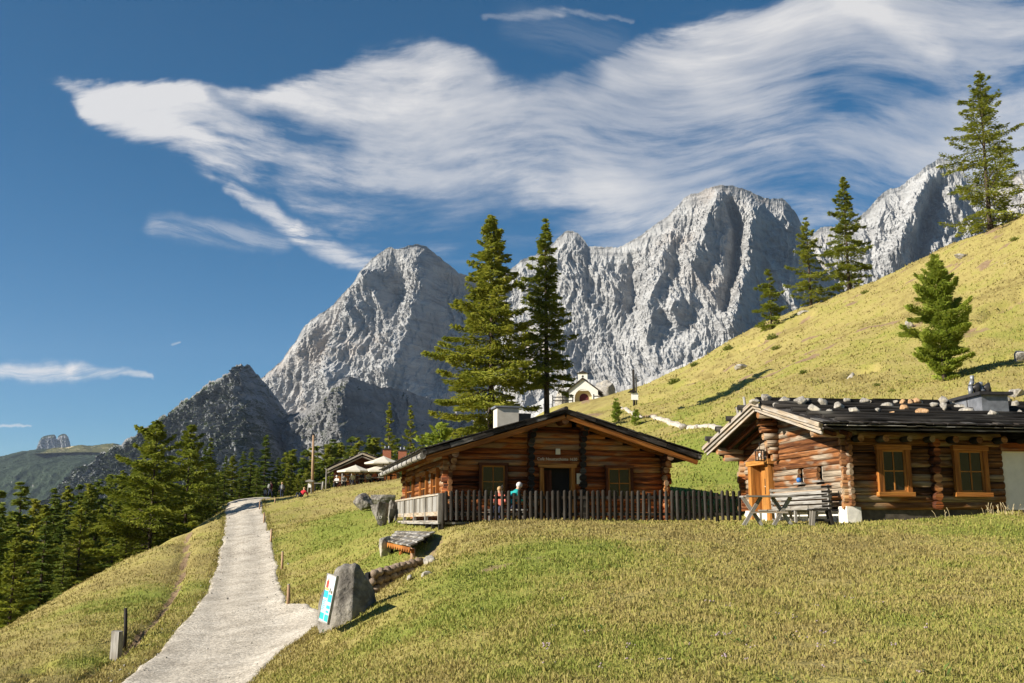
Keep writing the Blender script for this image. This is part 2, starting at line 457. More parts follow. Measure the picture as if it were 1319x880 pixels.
# chalet knoll
for q in [(450, 625, 88), (420, 627, 90), (400, 637, 88), (480, 624, 88), (520, 622, 92), (380, 647, 88), (440, 626, 104), (480, 626, 106), (520, 625, 108), (550, 615, 100)]: cp(*q)
for q in [(-26, 132, -4), (-14, 135, -3), (-12, 122, 2.4), (-20, 160, -9), (-40, 140, -12), (-60, 165, -20), (-20, 210, -16), (0, 210, -4), (-60, 230, -30), (-12, 150, -4), (-30, 118, -1.5)]: cw(*q)
# left bank edge and the forest slope below it
for q in [(0, 850, 27), (0, 820, 32.5), (60, 858, 24.6), (100, 766, 42), (150, 838, 26.2), (150, 735, 47.5), (200, 701, 53), (245, 678, 64), (290, 656, 79), (200, 760, 37.5), (230, 700, 53), (-120, 870, 25), (-200, 900, 24)]: cp(*q)
for q in [(-23, 32.5, -6.6), (-28, 40, -10), (-26, 48, -7), (-31, 60, -13), (-27, 62, -6.4), (-30.5, 75, -6.5), (-28, 84, -2.2), (-30, 96, -2.4), (-45, 60, -23), (-45, 90, -14), (-70, 70, -38), (-70, 110, -26), (-95, 80, -46), (-95, 140, -40), (-40, 20, -17), (-60, 30, -28), (-90, 20, -45), (-110, 200, -48), (-42, 112, -8)]: cw(*q)
# right hillside
for q in [(900, 628, 44), (900, 590, 52), (880, 560, 59), (800, 529, 110), (850, 541, 80), (900, 549.5, 66), (940, 553, 60), (870, 530, 77), (1000, 510, 68), (1000, 470, 88), (1110, 430, 88), (1200, 400, 88), (900, 510, 96), (850, 517, 104),
          (1300, 500, 48), (1319, 460, 55), (1319, 370, 78), (1319, 281, 104), (1110, 371, 120), (1000, 411, 130), (900, 463, 140), (836, 494, 150), (1215, 322, 112), (1215, 485, 60), (1120, 510, 56), (1040, 520, 58), (1420, 400, 70), (1420, 230, 104), (1500, 480, 50)]: cp(*q)
for q in [(752, 526, 130), (725, 530, 128), (790, 527, 135), (760, 530, 110)]: cp(*q)
for q in [(9, 155, 18.1), (14.5, 155, 18.2), (4.7, 150, 16.4), (-1, 150, 11.5), (-6, 128, 5.2), (0, 76, 5.2), (4, 76, 6.6), (6, 100, 10.2), (1, 60, 2.2), (6, 56, 2.6), (-7, 60, 1.2), (-5, 90, 4.8), (12, 172, 18.0), (22, 172, 19.5), (6, 190, 12), (38, 152, 25), (60, 140, 33), (75, 118, 38), (50, 200, 22), (90, 160, 42), (90, 100, 44), (90, 60, 27), (110, 200, 40), (20, 220, 12), (60, 40, 9), (40, 36, 4)]: cw(*q)
_cp = np.array(_cp)
def _tps_fit(pts, lam=.02):
    n = len(pts); d = np.hypot(pts[:, None, 0] - pts[None, :, 0], pts[:, None, 1] - pts[None, :, 1]) / 20
    K = np.where(d > 0, d * d * np.log(d + 1e-12), 0) + np.eye(n) * lam
    A = np.zeros((n + 3, n + 3)); A[:n, :n] = K
    A[:n, n] = 1; A[:n, n + 1:] = pts[:, :2] / 20; A[n:, :n] = A[:n, n:].T
    return np.linalg.solve(A, np.concatenate([pts[:, 2], np.zeros(3)]))
_cp = _cp[np.unique(np.round(_cp[:, :2], 2), axis=0, return_index=True)[1]]
_w = _tps_fit(_cp)
def base_z(x, y):
    x, y = np.atleast_1d(np.asarray(x, float)), np.atleast_1d(np.asarray(y, float))
    sh = x.shape; x, y = x.ravel(), y.ravel(); out = np.empty(len(x)); n = len(_cp)
    for i in range(0, len(x), 20000):
        a, b = x[i:i + 20000], y[i:i + 20000]
        d2 = ((a[:, None] - _cp[None, :, 0]) ** 2 + (b[:, None] - _cp[None, :, 1]) ** 2) / 400
        out[i:i + 20000] = (.5 * d2 * np.log(d2 + 1e-12)) @ _w[:n] + _w[n] + _w[n + 1] * a / 20 + _w[n + 2] * b / 20
    return out.reshape(sh)
_ry = np.array([r[1] for r in ROAD])
_rl = np.array([P(r[2], r[0], r[1])[0] for r in ROAD]); _rr = np.array([P(r[3], r[0], r[1])[0] for r in ROAD])
def road_d(x, y):
    """metres inside the road (positive) or outside (negative)"""
    l = np.interp(y, _ry, _rl); r = np.interp(y, _ry, _rr)
    d = np.minimum(x - l, r - x) * .96 + .22
    return np.where((y > 10) & (y < 118), d, -9.)
def seg_d(x, y, pts):
    d = np.full(np.shape(x), 1e9); s = np.zeros(np.shape(x))
    for (ax, ay), (bx, by) in zip(pts[:-1], pts[1:]):
        vx, vy = bx - ax, by - ay; L = math.hypot(vx, vy)
        t = np.clip(((x - ax) * vx + (y - ay) * vy) / (L * L), 0, 1)
        e = np.hypot(x - ax - t * vx, y - ay - t * vy)
        sd = ((x - ax) * vy - (y - ay) * vx) / L
        k = e < d; d = np.where(k, e, d); s = np.where(k, sd, s)
    return d, s
def hit(u, v, y0=6., y1=230., back=False):
    """first point of the ground seen at pixel (u, v)"""
    ys = np.geomspace(y0, y1, 700)
    a, b = P(u, v, 1.0)[0], P(u, v, 1.0)[2]
    g = base_z(a * ys, ys) - b * ys
    k = np.nonzero(g > 0)[0]
    if len(k) == 0:
        i = int(np.argmax(g / ys)); Y = ys[i]
    else:
        i = max(k[0], 1); g0, g1 = g[i - 1], g[i]; Y = ys[i - 1] + (ys[i] - ys[i - 1]) * (-g0) / (g1 - g0 + 1e-12)
    x = a * Y
    return np.array((x, Y, float(base_z(x, Y)[0])))
TRACKS = [[hit(*q)[:2] for q in pts] for pts in (
    [(246, 676), (240, 705), (236, 732), (222, 766), (200, 795), (172, 822), (158, 835)],
    [(178, 824), (158, 838), (132, 853), (100, 876)],
    [(60, 855), (20, 880)])]
DENTS = [[hit(*q)[:2] for q in pts] for pts in (
    [(565, 690), (545, 720), (520, 738)], [(690, 712), (650, 722), (600, 752)], [(440, 655), (475, 648)], [(445, 645), (470, 642)])]
HILLT = [[hit(*q)[:2] for q in pts] for pts in (
    [(1240, 425), (1270, 402), (1300, 386), (1319, 374)], [(870, 500), (900, 490), (918, 482)], [(1085, 487), (1110, 478)], [(1000, 430), (1040, 408)], [(950, 452), (990, 436)], [(1245, 472), (1285, 462)])]  # hill grooves; the lines right of the young larch trace cast tree shadows
def smooth01(x, a, b):
    t = np.clip((x - a) / (b - a), 0, 1); return t * t * (3 - 2 * t)
FOOT = [hit(*q)[:2] for q in ((790, 527), (815, 533), (845, 541), (875, 546), (905, 550), (935, 554))]
LANE = [(-4.25, 25.9), (-3.85, 26.9), (-3.4, 28.0), (-2.85, 29.2)]
def ground(x, y):
    """height with relief, and bare-earth amount with the hill shadow lines in it"""
    x, y = np.atleast_1d(np.asarray(x, float)), np.atleast_1d(np.asarray(y, float))
    z = base_z(x, y); rd = road_d(x, y)
    rough = smooth01(-rd, -.1, .9)
    far = smooth01(y, 40, 90) * smooth01(x + .15 * y, -6, 14)
    z = z + rough * (.05 * fbm(x * .9, y * .9, oct=3, seed=3) + .035 * fbm(x * 3.1, y * 3.1, oct=3, seed=5))
    q = x * .8 + y * .25
    z = z + far * (.5 * fbm(x * .16, y * .16, oct=3, seed=11) + .22 * fbm(q * .25, (y - x * .6) * .9, oct=3, seed=12))
    left = smooth01(-x, 9, 12) * smooth01(y, 20, 28)
    z = z + left * rough * .12 * fbm(x * .5, y * .35, oct=3, seed=21)
    bare = np.zeros_like(x)
    for T in TRACKS:
        d, s = seg_d(x, y, T); d = d + .12 * fbm(x * 2, y * 2, seed=2)
        z = z - .26 * (1 - smooth01(d, .05, .32)) - .10 * smooth01(s, -.25, .3) * (1 - smooth01(d, .3, 1.4)); bare = np.maximum(bare, 1 - smooth01(d, .06, .24))
    for T in DENTS:
        d, s = seg_d(x, y, T); d = d + .5 * fbm(x * 1.3, y * 1.3, seed=4)
        z = z - .12 * (1 - smooth01(d, .1, .7)); bare = np.maximum(bare, .6 * (1 - smooth01(d, .1, .5)))
    for T in HILLT:
        d, s = seg_d(x, y, T); d = d + 1.0 * fbm(x * .6, y * .6, seed=6)
        z = z - .95 * (1 - smooth01(d, .2, 1.5)); bare = np.maximum(bare, 1 - smooth01(d, .2, 1.0))  # cut and coloured as bare soil, the tree-shadow lines too
    d, s = seg_d(x, y, LANE)
    z = z - .95 * (1 - smooth01(d, .45, 1.1))
    d, s = seg_d(x, y, FOOT)
    z = z - .06 * (1 - smooth01(d, .3, .6))
    z = np.where(rd > .12, z - .10 * smooth01(rd, .12, .5), z)
    n = fbm(x * .35, y * .5, oct=4, seed=31)
    bare = np.maximum(bare, far * smooth01(n, .32, .5) * .8)
    return z, bare
def gz(x, y): return float(ground(x, y)[0][0])
GREENS = [(690, 725, 2.2, .5), (640, 745, 1.5, .3), (760, 705, 2.2, .5), (585, 790, 1.4, .6), (1300, 690, 2.5, .8), (1000, 678, 2.0, .6), (470, 660, 3.5, .7), (900, 615, 4.5, 1.), (930, 570, 3.5, .9), (120, 845, 1.0, .8), (172, 770, 2.0, .5), (510, 712, 1.5, 1.), (880, 540, 5, .5), (430, 700, 4, .4), (700, 860, 1.2, .3), (450, 690, 3, .5)]
GREENS = [(*hit(u, v)[:2], r, s) for u, v, r, s in GREENS]
def lush(x, y):
    g = .34 + .42 * fbm(x * .22, y * .16, oct=4, seed=41) + .34 * fbm(x * 1.3, y * .9, oct=3, seed=43)
    for gx, gy, r, s in GREENS:
        g = g + s * .75 * np.exp(-(((x - gx) / r) ** 2 + ((y - gy) / (r * 1.5)) ** 2))
    g = g - .02 * smooth01(y, 55, 90) * smooth01(x, 8, 20)
    return np.clip(g, 0, 1)
# fan-shaped sheet: cells grow with distance
NA, NY = 470, 520
_a = np.linspace(-1.12, 1.12, NA); _yy = np.concatenate([np.linspace(-14, 6, 40), np.geomspace(6 + 14, 245 + 14, NY - 40 + 1)[1:] - 14])
AA, YY = np.meshgrid(_a, _yy); XX = AA * (YY + 17)
ZZ, BARE = ground(XX.ravel(), YY.ravel())
idx = np.arange(NA * NY).reshape(NY, NA)
quads = np.stack([idx[:-1, :-1], idx[:-1, 1:], idx[1:, 1:], idx[1:, :-1]], -1).reshape(-1, 4)
def grass_col(t, extra=0.):
    g = t.n('ShaderNodeNewGeometry'); pos = g.outputs['Position']
    lu = t.n('ShaderNodeAttribute', attribute_name='lush').outputs['Fac']
    f = t.noise(pos, 5.5, 4, .7); m = t.noise(pos, 1.1, 3, .6); v = t.noise(pos, .33, 3)
    x = t.math('ADD', lu, t.math('MULTIPLY', t.math('SUBTRACT', m, .5), .55))
    if extra: x = t.math('ADD', x, t.math('MULTIPLY', t.math('SUBTRACT', g.outputs['Random Per Island'], .5), extra))
    col = t.ramp(x, [(.0, (.23, .182, .065)), (.30, (.335, .278, .10)), (.60, (.285, .262, .07)), (1.0, (.195, .228, .042))])
    col = t.mix(t.math('MULTIPLY', t.mrange(f, .52, .7), .35), col, (.34, .27, .09))
    return col, f, pos
def ground_fn(t):
    col, f, pos = grass_col(t)
    ba = t.n('ShaderNodeAttribute', attribute_name='bare').outputs['Fac']
    f2 = t.noise(pos, 14, 4, .7)
    col = t.mix(t.mrange(f2, .34, .5, .4, 0.), col, (.09, .085, .02))
    n = t.noise(pos, 2.6, 4, .65)
    soil = t.mix(n, (.10, .062, .032), (.36, .26, .16))
    k = t.mrange(t.math('ADD', ba, t.math('MULTIPLY', t.math('SUBTRACT', n, .5), .8)), .35, .7)
    col = t.mix(k, col, soil)
    return (bsdf(t, col, .95, t.math('ADD', f, t.math('MULTIPLY', f2, .6)), .9, .09, spec=.1),)
M['ground'] = material('alpine_meadow', ground_fn)
g = raw_mesh('meadow_ground', np.stack([XX.ravel(), YY.ravel(), ZZ], 1), quads, [M['ground']], None, True, attrs={'lush': lush(XX.ravel(), YY.ravel()), 'bare': BARE})
tag(g, kind='structure')
# gravel road
def gravel_fn(t):
    pos = t.n('ShaderNodeNewGeometry').outputs['Position']
    a = t.noise(pos, 1.0, 5, .6); b = t.noise(pos, 26, 5, .75); v = t.n('ShaderNodeTexVoronoi', ins={'Scale': 19., 'Vector': pos}); c = t.noise(pos, 5, 4, .7)
    col = t.ramp(t.math('ADD', t.math('MULTIPLY', a, .5), t.math('MULTIPLY', b, .5)), [(.36, (.25, .22, .18)), (.5, (.40, .362, .305)), (.64, (.50, .462, .40))])
    col = t.mix(.55, col, t.mix(1., col, t.mix(t.n('ShaderNodeSeparateXYZ', ins={0: v.outputs['Color']}).outputs[0], (.45, .45, .45), (1.6, 1.58, 1.55)), 'MULTIPLY')); v2 = t.n('ShaderNodeTexVoronoi', ins={'Scale': 7., 'Vector': pos})
    col = t.mix(t.mrange(v2.outputs['Distance'], .06, .14, .55, 0.), col, (.58, .56, .53))
    col = t.mix(t.math('MULTIPLY', t.mrange(c, .54, .7), .4), col, (.17, .15, .11))
    return (bsdf(t, col, .95, t.math('ADD', b, t.math('MULTIPLY', v.outputs['Distance'], -.7)), .5, .02, spec=.1),)
M['gravel'] = material('pale_gravel', gravel_fn)
nr, nc = 900, 110
ry = np.geomspace(12, 117, nr); l = np.interp(ry, _ry, _rl) - .6; r = np.interp(ry, _ry, _rr) + .6
k = np.array([.25, .5, .25])
for _ in range(6):
    l[1:-1] = np.convolve(l, k, 'valid'); r[1:-1] = np.convolve(r, k, 'valid')
sx = np.linspace(0, 1, nc)
rx = l[:, None] + (r - l)[:, None] * sx[None]; ryy = np.repeat(ry[:, None], nc, 1)
rz = base_z(rx, ryy) - .035 * np.exp(-((sx - .33) / .10) ** 2)[None] - .03 * np.exp(-((sx - .68) / .10) ** 2)[None]
edge = road_d(rx, ryy) + .16 * fbm(rx * .7, ryy * .5, oct=3, seed=9) + .05 * gfbm(rx * 4, ryy * 3, oct=3, seed=19) - .05
rz = rz + .02 - .22 * (1 - smooth01(edge, -.1, .3))
idx = np.arange(nr * nc).reshape(nr, nc)
quads = np.stack([idx[:-1, :-1], idx[:-1, 1:], idx[1:, 1:], idx[1:, :-1]], -1).reshape(-1, 4)
tag(raw_mesh('gravel_road', np.stack([rx.ravel(), ryy.ravel(), rz.ravel()], 1), quads, [M['gravel']], None, True), kind='structure')
# hillside footpath
pts = np.array(FOOT); fx = np.interp(np.linspace(0, len(pts) - 1, 90), range(len(pts)), pts[:, 0]); fy = np.interp(np.linspace(0, len(pts) - 1, 90), range(len(pts)), pts[:, 1])
d = np.stack([np.gradient(fx), np.gradient(fy)], 1); d /= np.linalg.norm(d, axis=1)[:, None]; nrm = np.stack([-d[:, 1], d[:, 0]], 1)
w = np.linspace(-1, 1, 9)[None]; wid = (.17 + .04 * fbm(fx * .6, fy * .6, seed=3))[:, None]
px, py = fx[:, None] + nrm[:, :1] * w * wid, fy[:, None] + nrm[:, 1:] * w * wid
pz = ground(px.ravel(), py.ravel())[0].reshape(px.shape) + .20 - .25 * (np.abs(w) > .9)
idx = np.arange(90 * 9).reshape(90, 9)
quads = np.stack([idx[:-1, :-1], idx[:-1, 1:], idx[1:, 1:], idx[1:, :-1]], -1).reshape(-1, 4)
tag(raw_mesh('footpath', np.stack([px.ravel(), py.ravel(), pz.ravel()], 1), quads, [M['gravel']], None, True), kind='structure')

# ------------------------------------------------------------------ grass blades (uncountable)
def grass_fn(t):
    col, f, pos = grass_col(t, .7)
    p = bsdf(t, col, .7, None, spec=.15)
    tr = t.n('ShaderNodeBsdfTranslucent', ins={'Color': col})
    return (t.n('ShaderNodeMixShader', ins={0: .25, 1: p, 2: tr.outputs[0]}).outputs[0],)
M['grass'] = material('grass_blades', grass_fn)
def blades(n, ylo, yhi, alo, ahi, h, w, seed, edge=False):
    r = np.random.default_rng(seed)
    y = ylo * (yhi / ylo) ** r.random(n); a = r.uniform(alo, ahi, n); x = a * y
    if edge: x = np.where(r.random(n) < .5, np.interp(y, _ry, _rl) - r.normal(.02, .13, n), np.interp(y, _ry, _rr) + r.normal(.02, .13, n))
    k = (road_d(x, y) < (.45 if edge else .12) - .4 * r.random(n)); x, y = x[k], y[k]
    z, ba = ground(x, y); k = ba < .55; x, y, z = x[k], y[k], z[k]
    k = fbm(x * 1.7, y * 1.7, oct=3, seed=51) + r.uniform(-.55, .55, len(x)) > -.25; x, y, z = x[k], y[k], z[k]
    n = len(x); hh = h * r.lognormal(0, .35, n) * (1 + .5 * fbm(x * .8, y * .8, seed=61)) * (y / ylo) ** .35
    ww = w * r.uniform(.6, 1.4, n) * (y / ylo) ** .75; t = r.uniform(0, 2 * math.pi, n)
    ln = r.uniform(.2, 1.0, n); t2 = r.uniform(0, 2 * math.pi, n)
    dx, dy = np.cos(t) * ww / 2, np.sin(t) * ww / 2
    bx, by = np.cos(t2) * ln * hh, np.sin(t2) * ln * hh
    v = np.empty((n, 5, 3))
    v[:, 0] = np.stack([x - dx, y - dy, z - .02], 1); v[:, 1] = np.stack([x + dx, y + dy, z - .02], 1)
    v[:, 2] = np.stack([x + dx * .7 + bx * .35, y + dy * .7 + by * .35, z + hh * .6], 1); v[:, 3] = np.stack([x - dx * .7 + bx * .35, y - dy * .7 + by * .35, z + hh * .6], 1)
    v[:, 4] = np.stack([x + bx, y + by, z + hh], 1)
    return v, x, y
def grass_object(name, sets):
    V, X, Y = zip(*[blades(*q) for q in sets])
    V, X, Y = np.concatenate(V), np.concatenate(X), np.concatenate(Y); n = len(V)
    me_v = V.reshape(-1, 3); b = np.arange(n)[:, None] * 5
    f = np.concatenate([(b + np.array([0, 1, 2, 3])), (b + np.array([3, 2, 4, 4]))])
    # quads then triangles
    me = bpy.data.meshes.new(name); me.vertices.add(len(me_v)); me.vertices.foreach_set('co', me_v.astype(np.float32).ravel())
    lq = (b + np.array([0, 1, 2, 3])).ravel(); lt = (b + np.array([3, 2, 4])).ravel()
    loops = np.concatenate([lq, lt]).astype(np.int32); me.loops.add(len(loops)); me.loops.foreach_set('vertex_index', loops)
    me.polygons.add(2 * n); me.polygons.foreach_set('loop_start', np.concatenate([np.arange(n) * 4, 4 * n + np.arange(n) * 3]).astype(np.int32))
    me.polygons.foreach_set('loop_total', np.concatenate([np.full(n, 4), np.full(n, 3)]).astype(np.int32))
    at = me.attributes.new('lush', 'FLOAT', 'POINT'); at.data.foreach_set('value', np.repeat(lush(X, Y), 5).astype(np.float32))
    me.update(calc_edges=True); me.materials.append(M['grass'])
    o = bpy.data.objects.new(name, me); C.objects.link(o)
    return tag(o, kind='stuff')
grass_object('meadow_grass', [(36000, 15, 90, 0, 0, .05, .014, 5, True), (340000, 7.5, 36, -.42, .62, .030, .012, 1), (80000, 16, 62, -.60, -.16, .04, .018, 2), (60000, 36, 110, -.3, .62, .06, .04, 3), (40000, 40, 150, .1, .62, .08, .07, 4)])

# broad-leaved herbs and darker tussocks scattered through the sward
r = np.random.default_rng(77); hv, hl = [], []
for _ in range(420):
    y = 8 * (60 / 8) ** r.random(); x = y * r.uniform(-.55, .62)
    if road_d(np.array(x), np.array(y)) > -.3: continue
    z = gz(x, y); n = r.integers(5, 12); s = r.uniform(.025, .06) * (y / 8) ** .35; px, py = x + r.normal(0, s * 1.5, n), y + r.normal(0, s * 1.5, n); a = r.uniform(0, 6.28, n); l = s * r.uniform(.7, 1.6, n); up = r.uniform(.2, .9, n); w_ = l * .34
    c, s_ = np.cos(a), np.sin(a)
    b0 = np.stack([px, py, np.full(n, z)], 1); tip = b0 + np.stack([c * l, s_ * l, up * l], 1); m1 = (b0 + tip) / 2 + np.stack([-s_ * w_ / 2, c * w_ / 2, l * .15], 1); m2 = (b0 + tip) / 2 + np.stack([s_ * w_ / 2, -c * w_ / 2, l * .15], 1)
    hv.append(np.stack([b0, m1, tip, m2], 1).reshape(-1, 3))
hv = np.concatenate(hv)
M['herb'] = material('meadow_herb', lambda t: (bsdf(t, t.ramp(t.n('ShaderNodeNewGeometry').outputs['Random Per Island'], [(.1, (.05, .09, .018)), (.5, (.10, .14, .03)), (.9, (.22, .16, .06))]), .7, None, spec=.15),))
tag(raw_mesh('meadow_herbs', hv, np.arange(len(hv)).reshape(-1, 4), [M['herb']]), kind='stuff')

# loose stones on and beside the gravel
r = np.random.default_rng(55); m = MB()
for k in range(420):
    y = 17 * (70 / 17) ** r.random(); l_, r_ = np.interp(y, _ry, _rl), np.interp(y, _ry, _rr)
    e = r.random(); x = l_ + r.normal(0, .22) if e < .38 else r_ + r.normal(0, .22) if e < .76 else r.uniform(l_, r_)
    s = r.lognormal(-4.35, .4) * (y / 17) ** .3; zz = float(base_z(x, y)[0]) + .02
    m.ball((x, y, zz + s * .2), s, 6, 4, (r.uniform(.8, 1.3), r.uniform(.7, 1.1), .7), None, .5, k % 40, 1.7)
tag(m.build('loose_stones', M['stone']), kind='stuff')
# ------------------------------------------------------------------ far terrain and mountains
def rockface_fn(pale, mid, dark, veg, vegamt, warm=.0):
    def fn(t):
        g = t.n('ShaderNodeNewGeometry'); pos = g.outputs['Position']; nz = t.n('ShaderNodeSeparateXYZ', ins={0: g.outputs['Normal']}).outputs[2]
        a = t.noise(pos, .009, 7, .7); b = t.noise(t.mapv(pos, (1, 1, .45), (0, .5, 0)), .025, 6, .7, .3); c = t.noise(pos, .0026, 4, .6); s = t.noise(t.mapv(pos, (.25, .25, 1.6), (0, .32, 0)), .03, 5, .65, .5)
        col = t.ramp(t.math('ADD', t.math('MULTIPLY', a, .45), t.math('MULTIPLY', s, .55)), [(.38, dark), (.49, mid), (.60, pale)]); w = t.noise(t.mapv(pos, (1, 1, .10)), .035, 5, .65, .2); col = t.mix(t.math('MULTIPLY', t.mrange(w, .54, .66), .55), col, dark)
        if warm: col = t.mix(t.math('MULTIPLY', t.mrange(c, .54, .70), warm * .7), col, (.36, .27, .20))
        scree = t.mrange(nz, .62, .78); col = t.mix(t.math('MULTIPLY', scree, .6), col, tuple(1.12 * q for q in pale))
        if vegamt:
            k = t.mrange(t.math('ADD', t.math('ADD', t.math('MULTIPLY', nz, .55), t.math('MULTIPLY', b, .9)), t.math('MULTIPLY', c, .7)), 1.22 - vegamt, 1.34 - vegamt)
            col = t.mix(k, col, t.mix(a, tuple(.5 * q for q in veg), tuple(1.4 * q for q in veg)))
        return (bsdf(t, col, .95, t.math('ADD', b, s), 1., 15., spec=.05),)
    return fn
M['rock_pale'] = material('pale_limestone', rockface_fn((.385, .387, .388), (.315, .315, .314), (.205, .205, .206), (.06, .08, .02), 0, .5))
M['rock_mid'] = material('grey_limestone_with_scrub', rockface_fn((.27, .275, .29), (.185, .19, .20), (.095, .10, .108), (.035, .047, .02), .24, .10))
M['rock_shade'] = material('shaded_limestone', rockface_fn((.24, .24, .245), (.17, .17, .172), (.10, .10, .105), (.04, .048, .02), .02))  # shadowed cliff foot: its shade is put into the rock colour
M['hill_far'] = material('far_hill_scrub', rockface_fn((.29, .28, .26), (.20, .20, .19), (.12, .122, .12), (.035, .05, .032), .24, .15))
M['tan_top'] = material('far_tan_meadow', rockface_fn((.42, .36, .24), (.33, .28, .17), (.22, .20, .12), (.10, .10, .04), .1, .2))

def mountain(name, ridge, Yr, Yb, zb, mat, nu=620, nt=300, amp=70, rib=.010, seed=0, cliff=.55, lines=(), rough=1., jag=3.0, tilt=.35, lean=0.):
    """ridge: pixel polyline of the skyline, Yr/Yb: distance of ridge and foot (number or list over u)"""
    ridge = np.array(ridge, float); u = np.linspace(ridge[0, 0], ridge[-1, 0], nu)
    v = np.interp(u, ridge[:, 0], ridge[:, 1])
    v = v + jag * fbm(u * .11, u * 0 + seed, oct=5, seed=seed + 70, gain=.62) * np.clip((u[-1] - u) / 15, 0, 1)
    yr = np.full(nu, float(Yr)) if np.isscalar(Yr) else np.interp(u, *zip(*Yr)); yb = np.full(nu, float(Yb)) if np.isscalar(Yb) else np.interp(u, *zip(*Yb))
    top = np.array([P(a, b, c) for a, b, c in zip(u, v, yr)])
    foot = np.array([P(a, 660, c) for a, c in zip(u, yb)]); foot[:, 2] = zb
    t = np.linspace(0, 1, nt) ** 1.0
    # height drops fast near the ridge (cliff), slow near the foot (scree)
    prof_h = 1 - np.clip(cliff * (t / .62) , 0, cliff) - (1 - cliff) * smooth01(t, .55, 1.0) * 1.0
    prof_h = np.interp(t, [0, .62, 1], [1, 1 - cliff, 0])
    kk = np.ones(25) / 25; prof_h = np.convolve(np.pad(prof_h, 12, mode='edge'), kk, 'valid'); prof_h[0] = 1
    prof_y = t ** 1.15
    X = top[:, None, 0] + (foot - top)[:, None, 0] * prof_y[None]; Y = top[:, None, 1] + (foot - top)[:, None, 1] * prof_y[None]
    Z = foot[:, None, 2] + (top - foot)[:, None, 2] * prof_h[None]
    fade = smooth01(t, 0, .09)[None] * .85 + .15
    wx = 45 * gfbm(X * .004, Z * .004, oct=3, seed=seed + 9); xs, zs = X + tilt * Z + wx, Z
    n1 = gridge(xs * rib * .62, zs * rib * .17, Y * rib * .05, 3, seed + 1)
    n2 = gridge(xs * rib * 1.9 + .5 * n1, zs * rib * .42, oct=4, seed=seed + 2)
    n5 = gridge((xs - .55 * Z) * rib * 5.2, zs * rib * 1.5, oct=4, seed=seed + 5, gain=.6)
    n3 = gfbm(xs * rib * 11, zs * rib * 5, Y * rib, 4, seed + 3, .62)
    sc_ = (Z * .9 + X * .38 + 26 * gfbm(X * .01, Z * .01, oct=3, seed=seed + 6)) / 17.
    st = sc_ - np.floor(sc_); st = np.where(st < .8, st / .8, (1 - st) / .2)
    D = amp * fade * (1.0 * (n1 - .5) + .62 * (n2 - .45) + rough * .42 * (n5 - .4) + rough * .17 * n3 + .07 * (st - .5))
    for pts, dep, wid in lines:   # gullies (dep > 0) and buttresses (dep < 0) along pixel polylines
        pu, pv = np.array(pts, float).T
        V = HOR - Z / Y * FPX; U = X / Y * FPX + CX
        d, s = seg_d(U + 3 * n3, V, list(zip(pu, pv)))
        D = D - dep * np.exp(-(d / wid) ** 2) * fade
    Y = Y - D; X = X - D * lean - .06 * amp * fade * rough * n3
    Z = Z + .12 * D * fade
    verts = np.stack([X, Y, Z], -1)
    back = verts[:, :1].copy(); back[:, :, 1] += (yr - yb)[:, None] * .8; back[:, :, 2] = zb
    verts = np.concatenate([back, verts], 1); nt += 1
    idx = np.arange(nu * nt).reshape(nu, nt)
    q = np.stack([idx[:-1, :-1], idx[:-1, 1:], idx[1:, 1:], idx[1:, :-1]], -1).reshape(-1, 4)
    return tag(raw_mesh(name, verts.reshape(-1, 3), q, [M[mat]], None, False if nu > 500 else True), kind='structure')

mountain('mountain_massif', [(300, 530), (318, 502), (335, 488), (350, 478), (365, 462), (380, 442), (393, 420), (402, 411), (415, 403), (430, 392), (440, 380), (455, 366), (468, 348), (480, 332), (490, 324), (500, 319), (515, 319), (528, 317), (540, 315), (552, 320), (562, 328), (575, 338), (590, 352), (605, 356), (620, 361), (640, 358),
    (655, 348), (665, 340), (680, 333), (700, 325), (715, 310), (728, 300), (737, 296), (745, 302), (752, 309), (758, 317), (775, 317), (790, 318), (805, 316), (815, 310), (825, 303), (840, 292), (850, 286), (862, 276), (872, 264), (880, 256), (890, 250), (900, 247), (910, 242), (925, 239), (940, 238), (952, 243), (965, 245), (975, 251),
    (985, 257), (1000, 255), (1008, 256), (1018, 266), (1027, 278), (1033, 290), (1037, 305), (1045, 320), (1060, 345), (1085, 370), (1120, 420)],
    [(300, 2550), (520, 2560), (620, 2680), (760, 2680), (930, 2600), (1120, 2750)], [(300, 2100), (520, 2060), (620, 2060), (1120, 1950)], -60, 'rock_pale', 1250, 480, 44, .0085, 3, .72, lines=[
    ([(952, 250), (962, 285), (955, 330), (940, 390)], 55, 9), ([(935, 245), (915, 300), (900, 350), (880, 395)], -60, 14), ([(985, 262), (975, 330), (950, 420)], -55, 13), ([(905, 350), (885, 385), (890, 420)], 40, 11), ([(870, 300), (850, 370), (840, 430)], -45, 12), ([(820, 330), (815, 390)], 50, 11),
    ([(540, 318), (545, 360), (530, 420), (505, 480)], -42, 15), ([(565, 350), (575, 420), (550, 490)], 38, 18), ([(505, 322), (510, 365), (490, 400)], 20, 10), ([(470, 350), (450, 410), (430, 470), (440, 520)], -55, 18), ([(600, 360), (620, 420), (600, 500)], 40, 22), ([(440, 380), (420, 430), (385, 500)], 30, 13)], lean=.25)
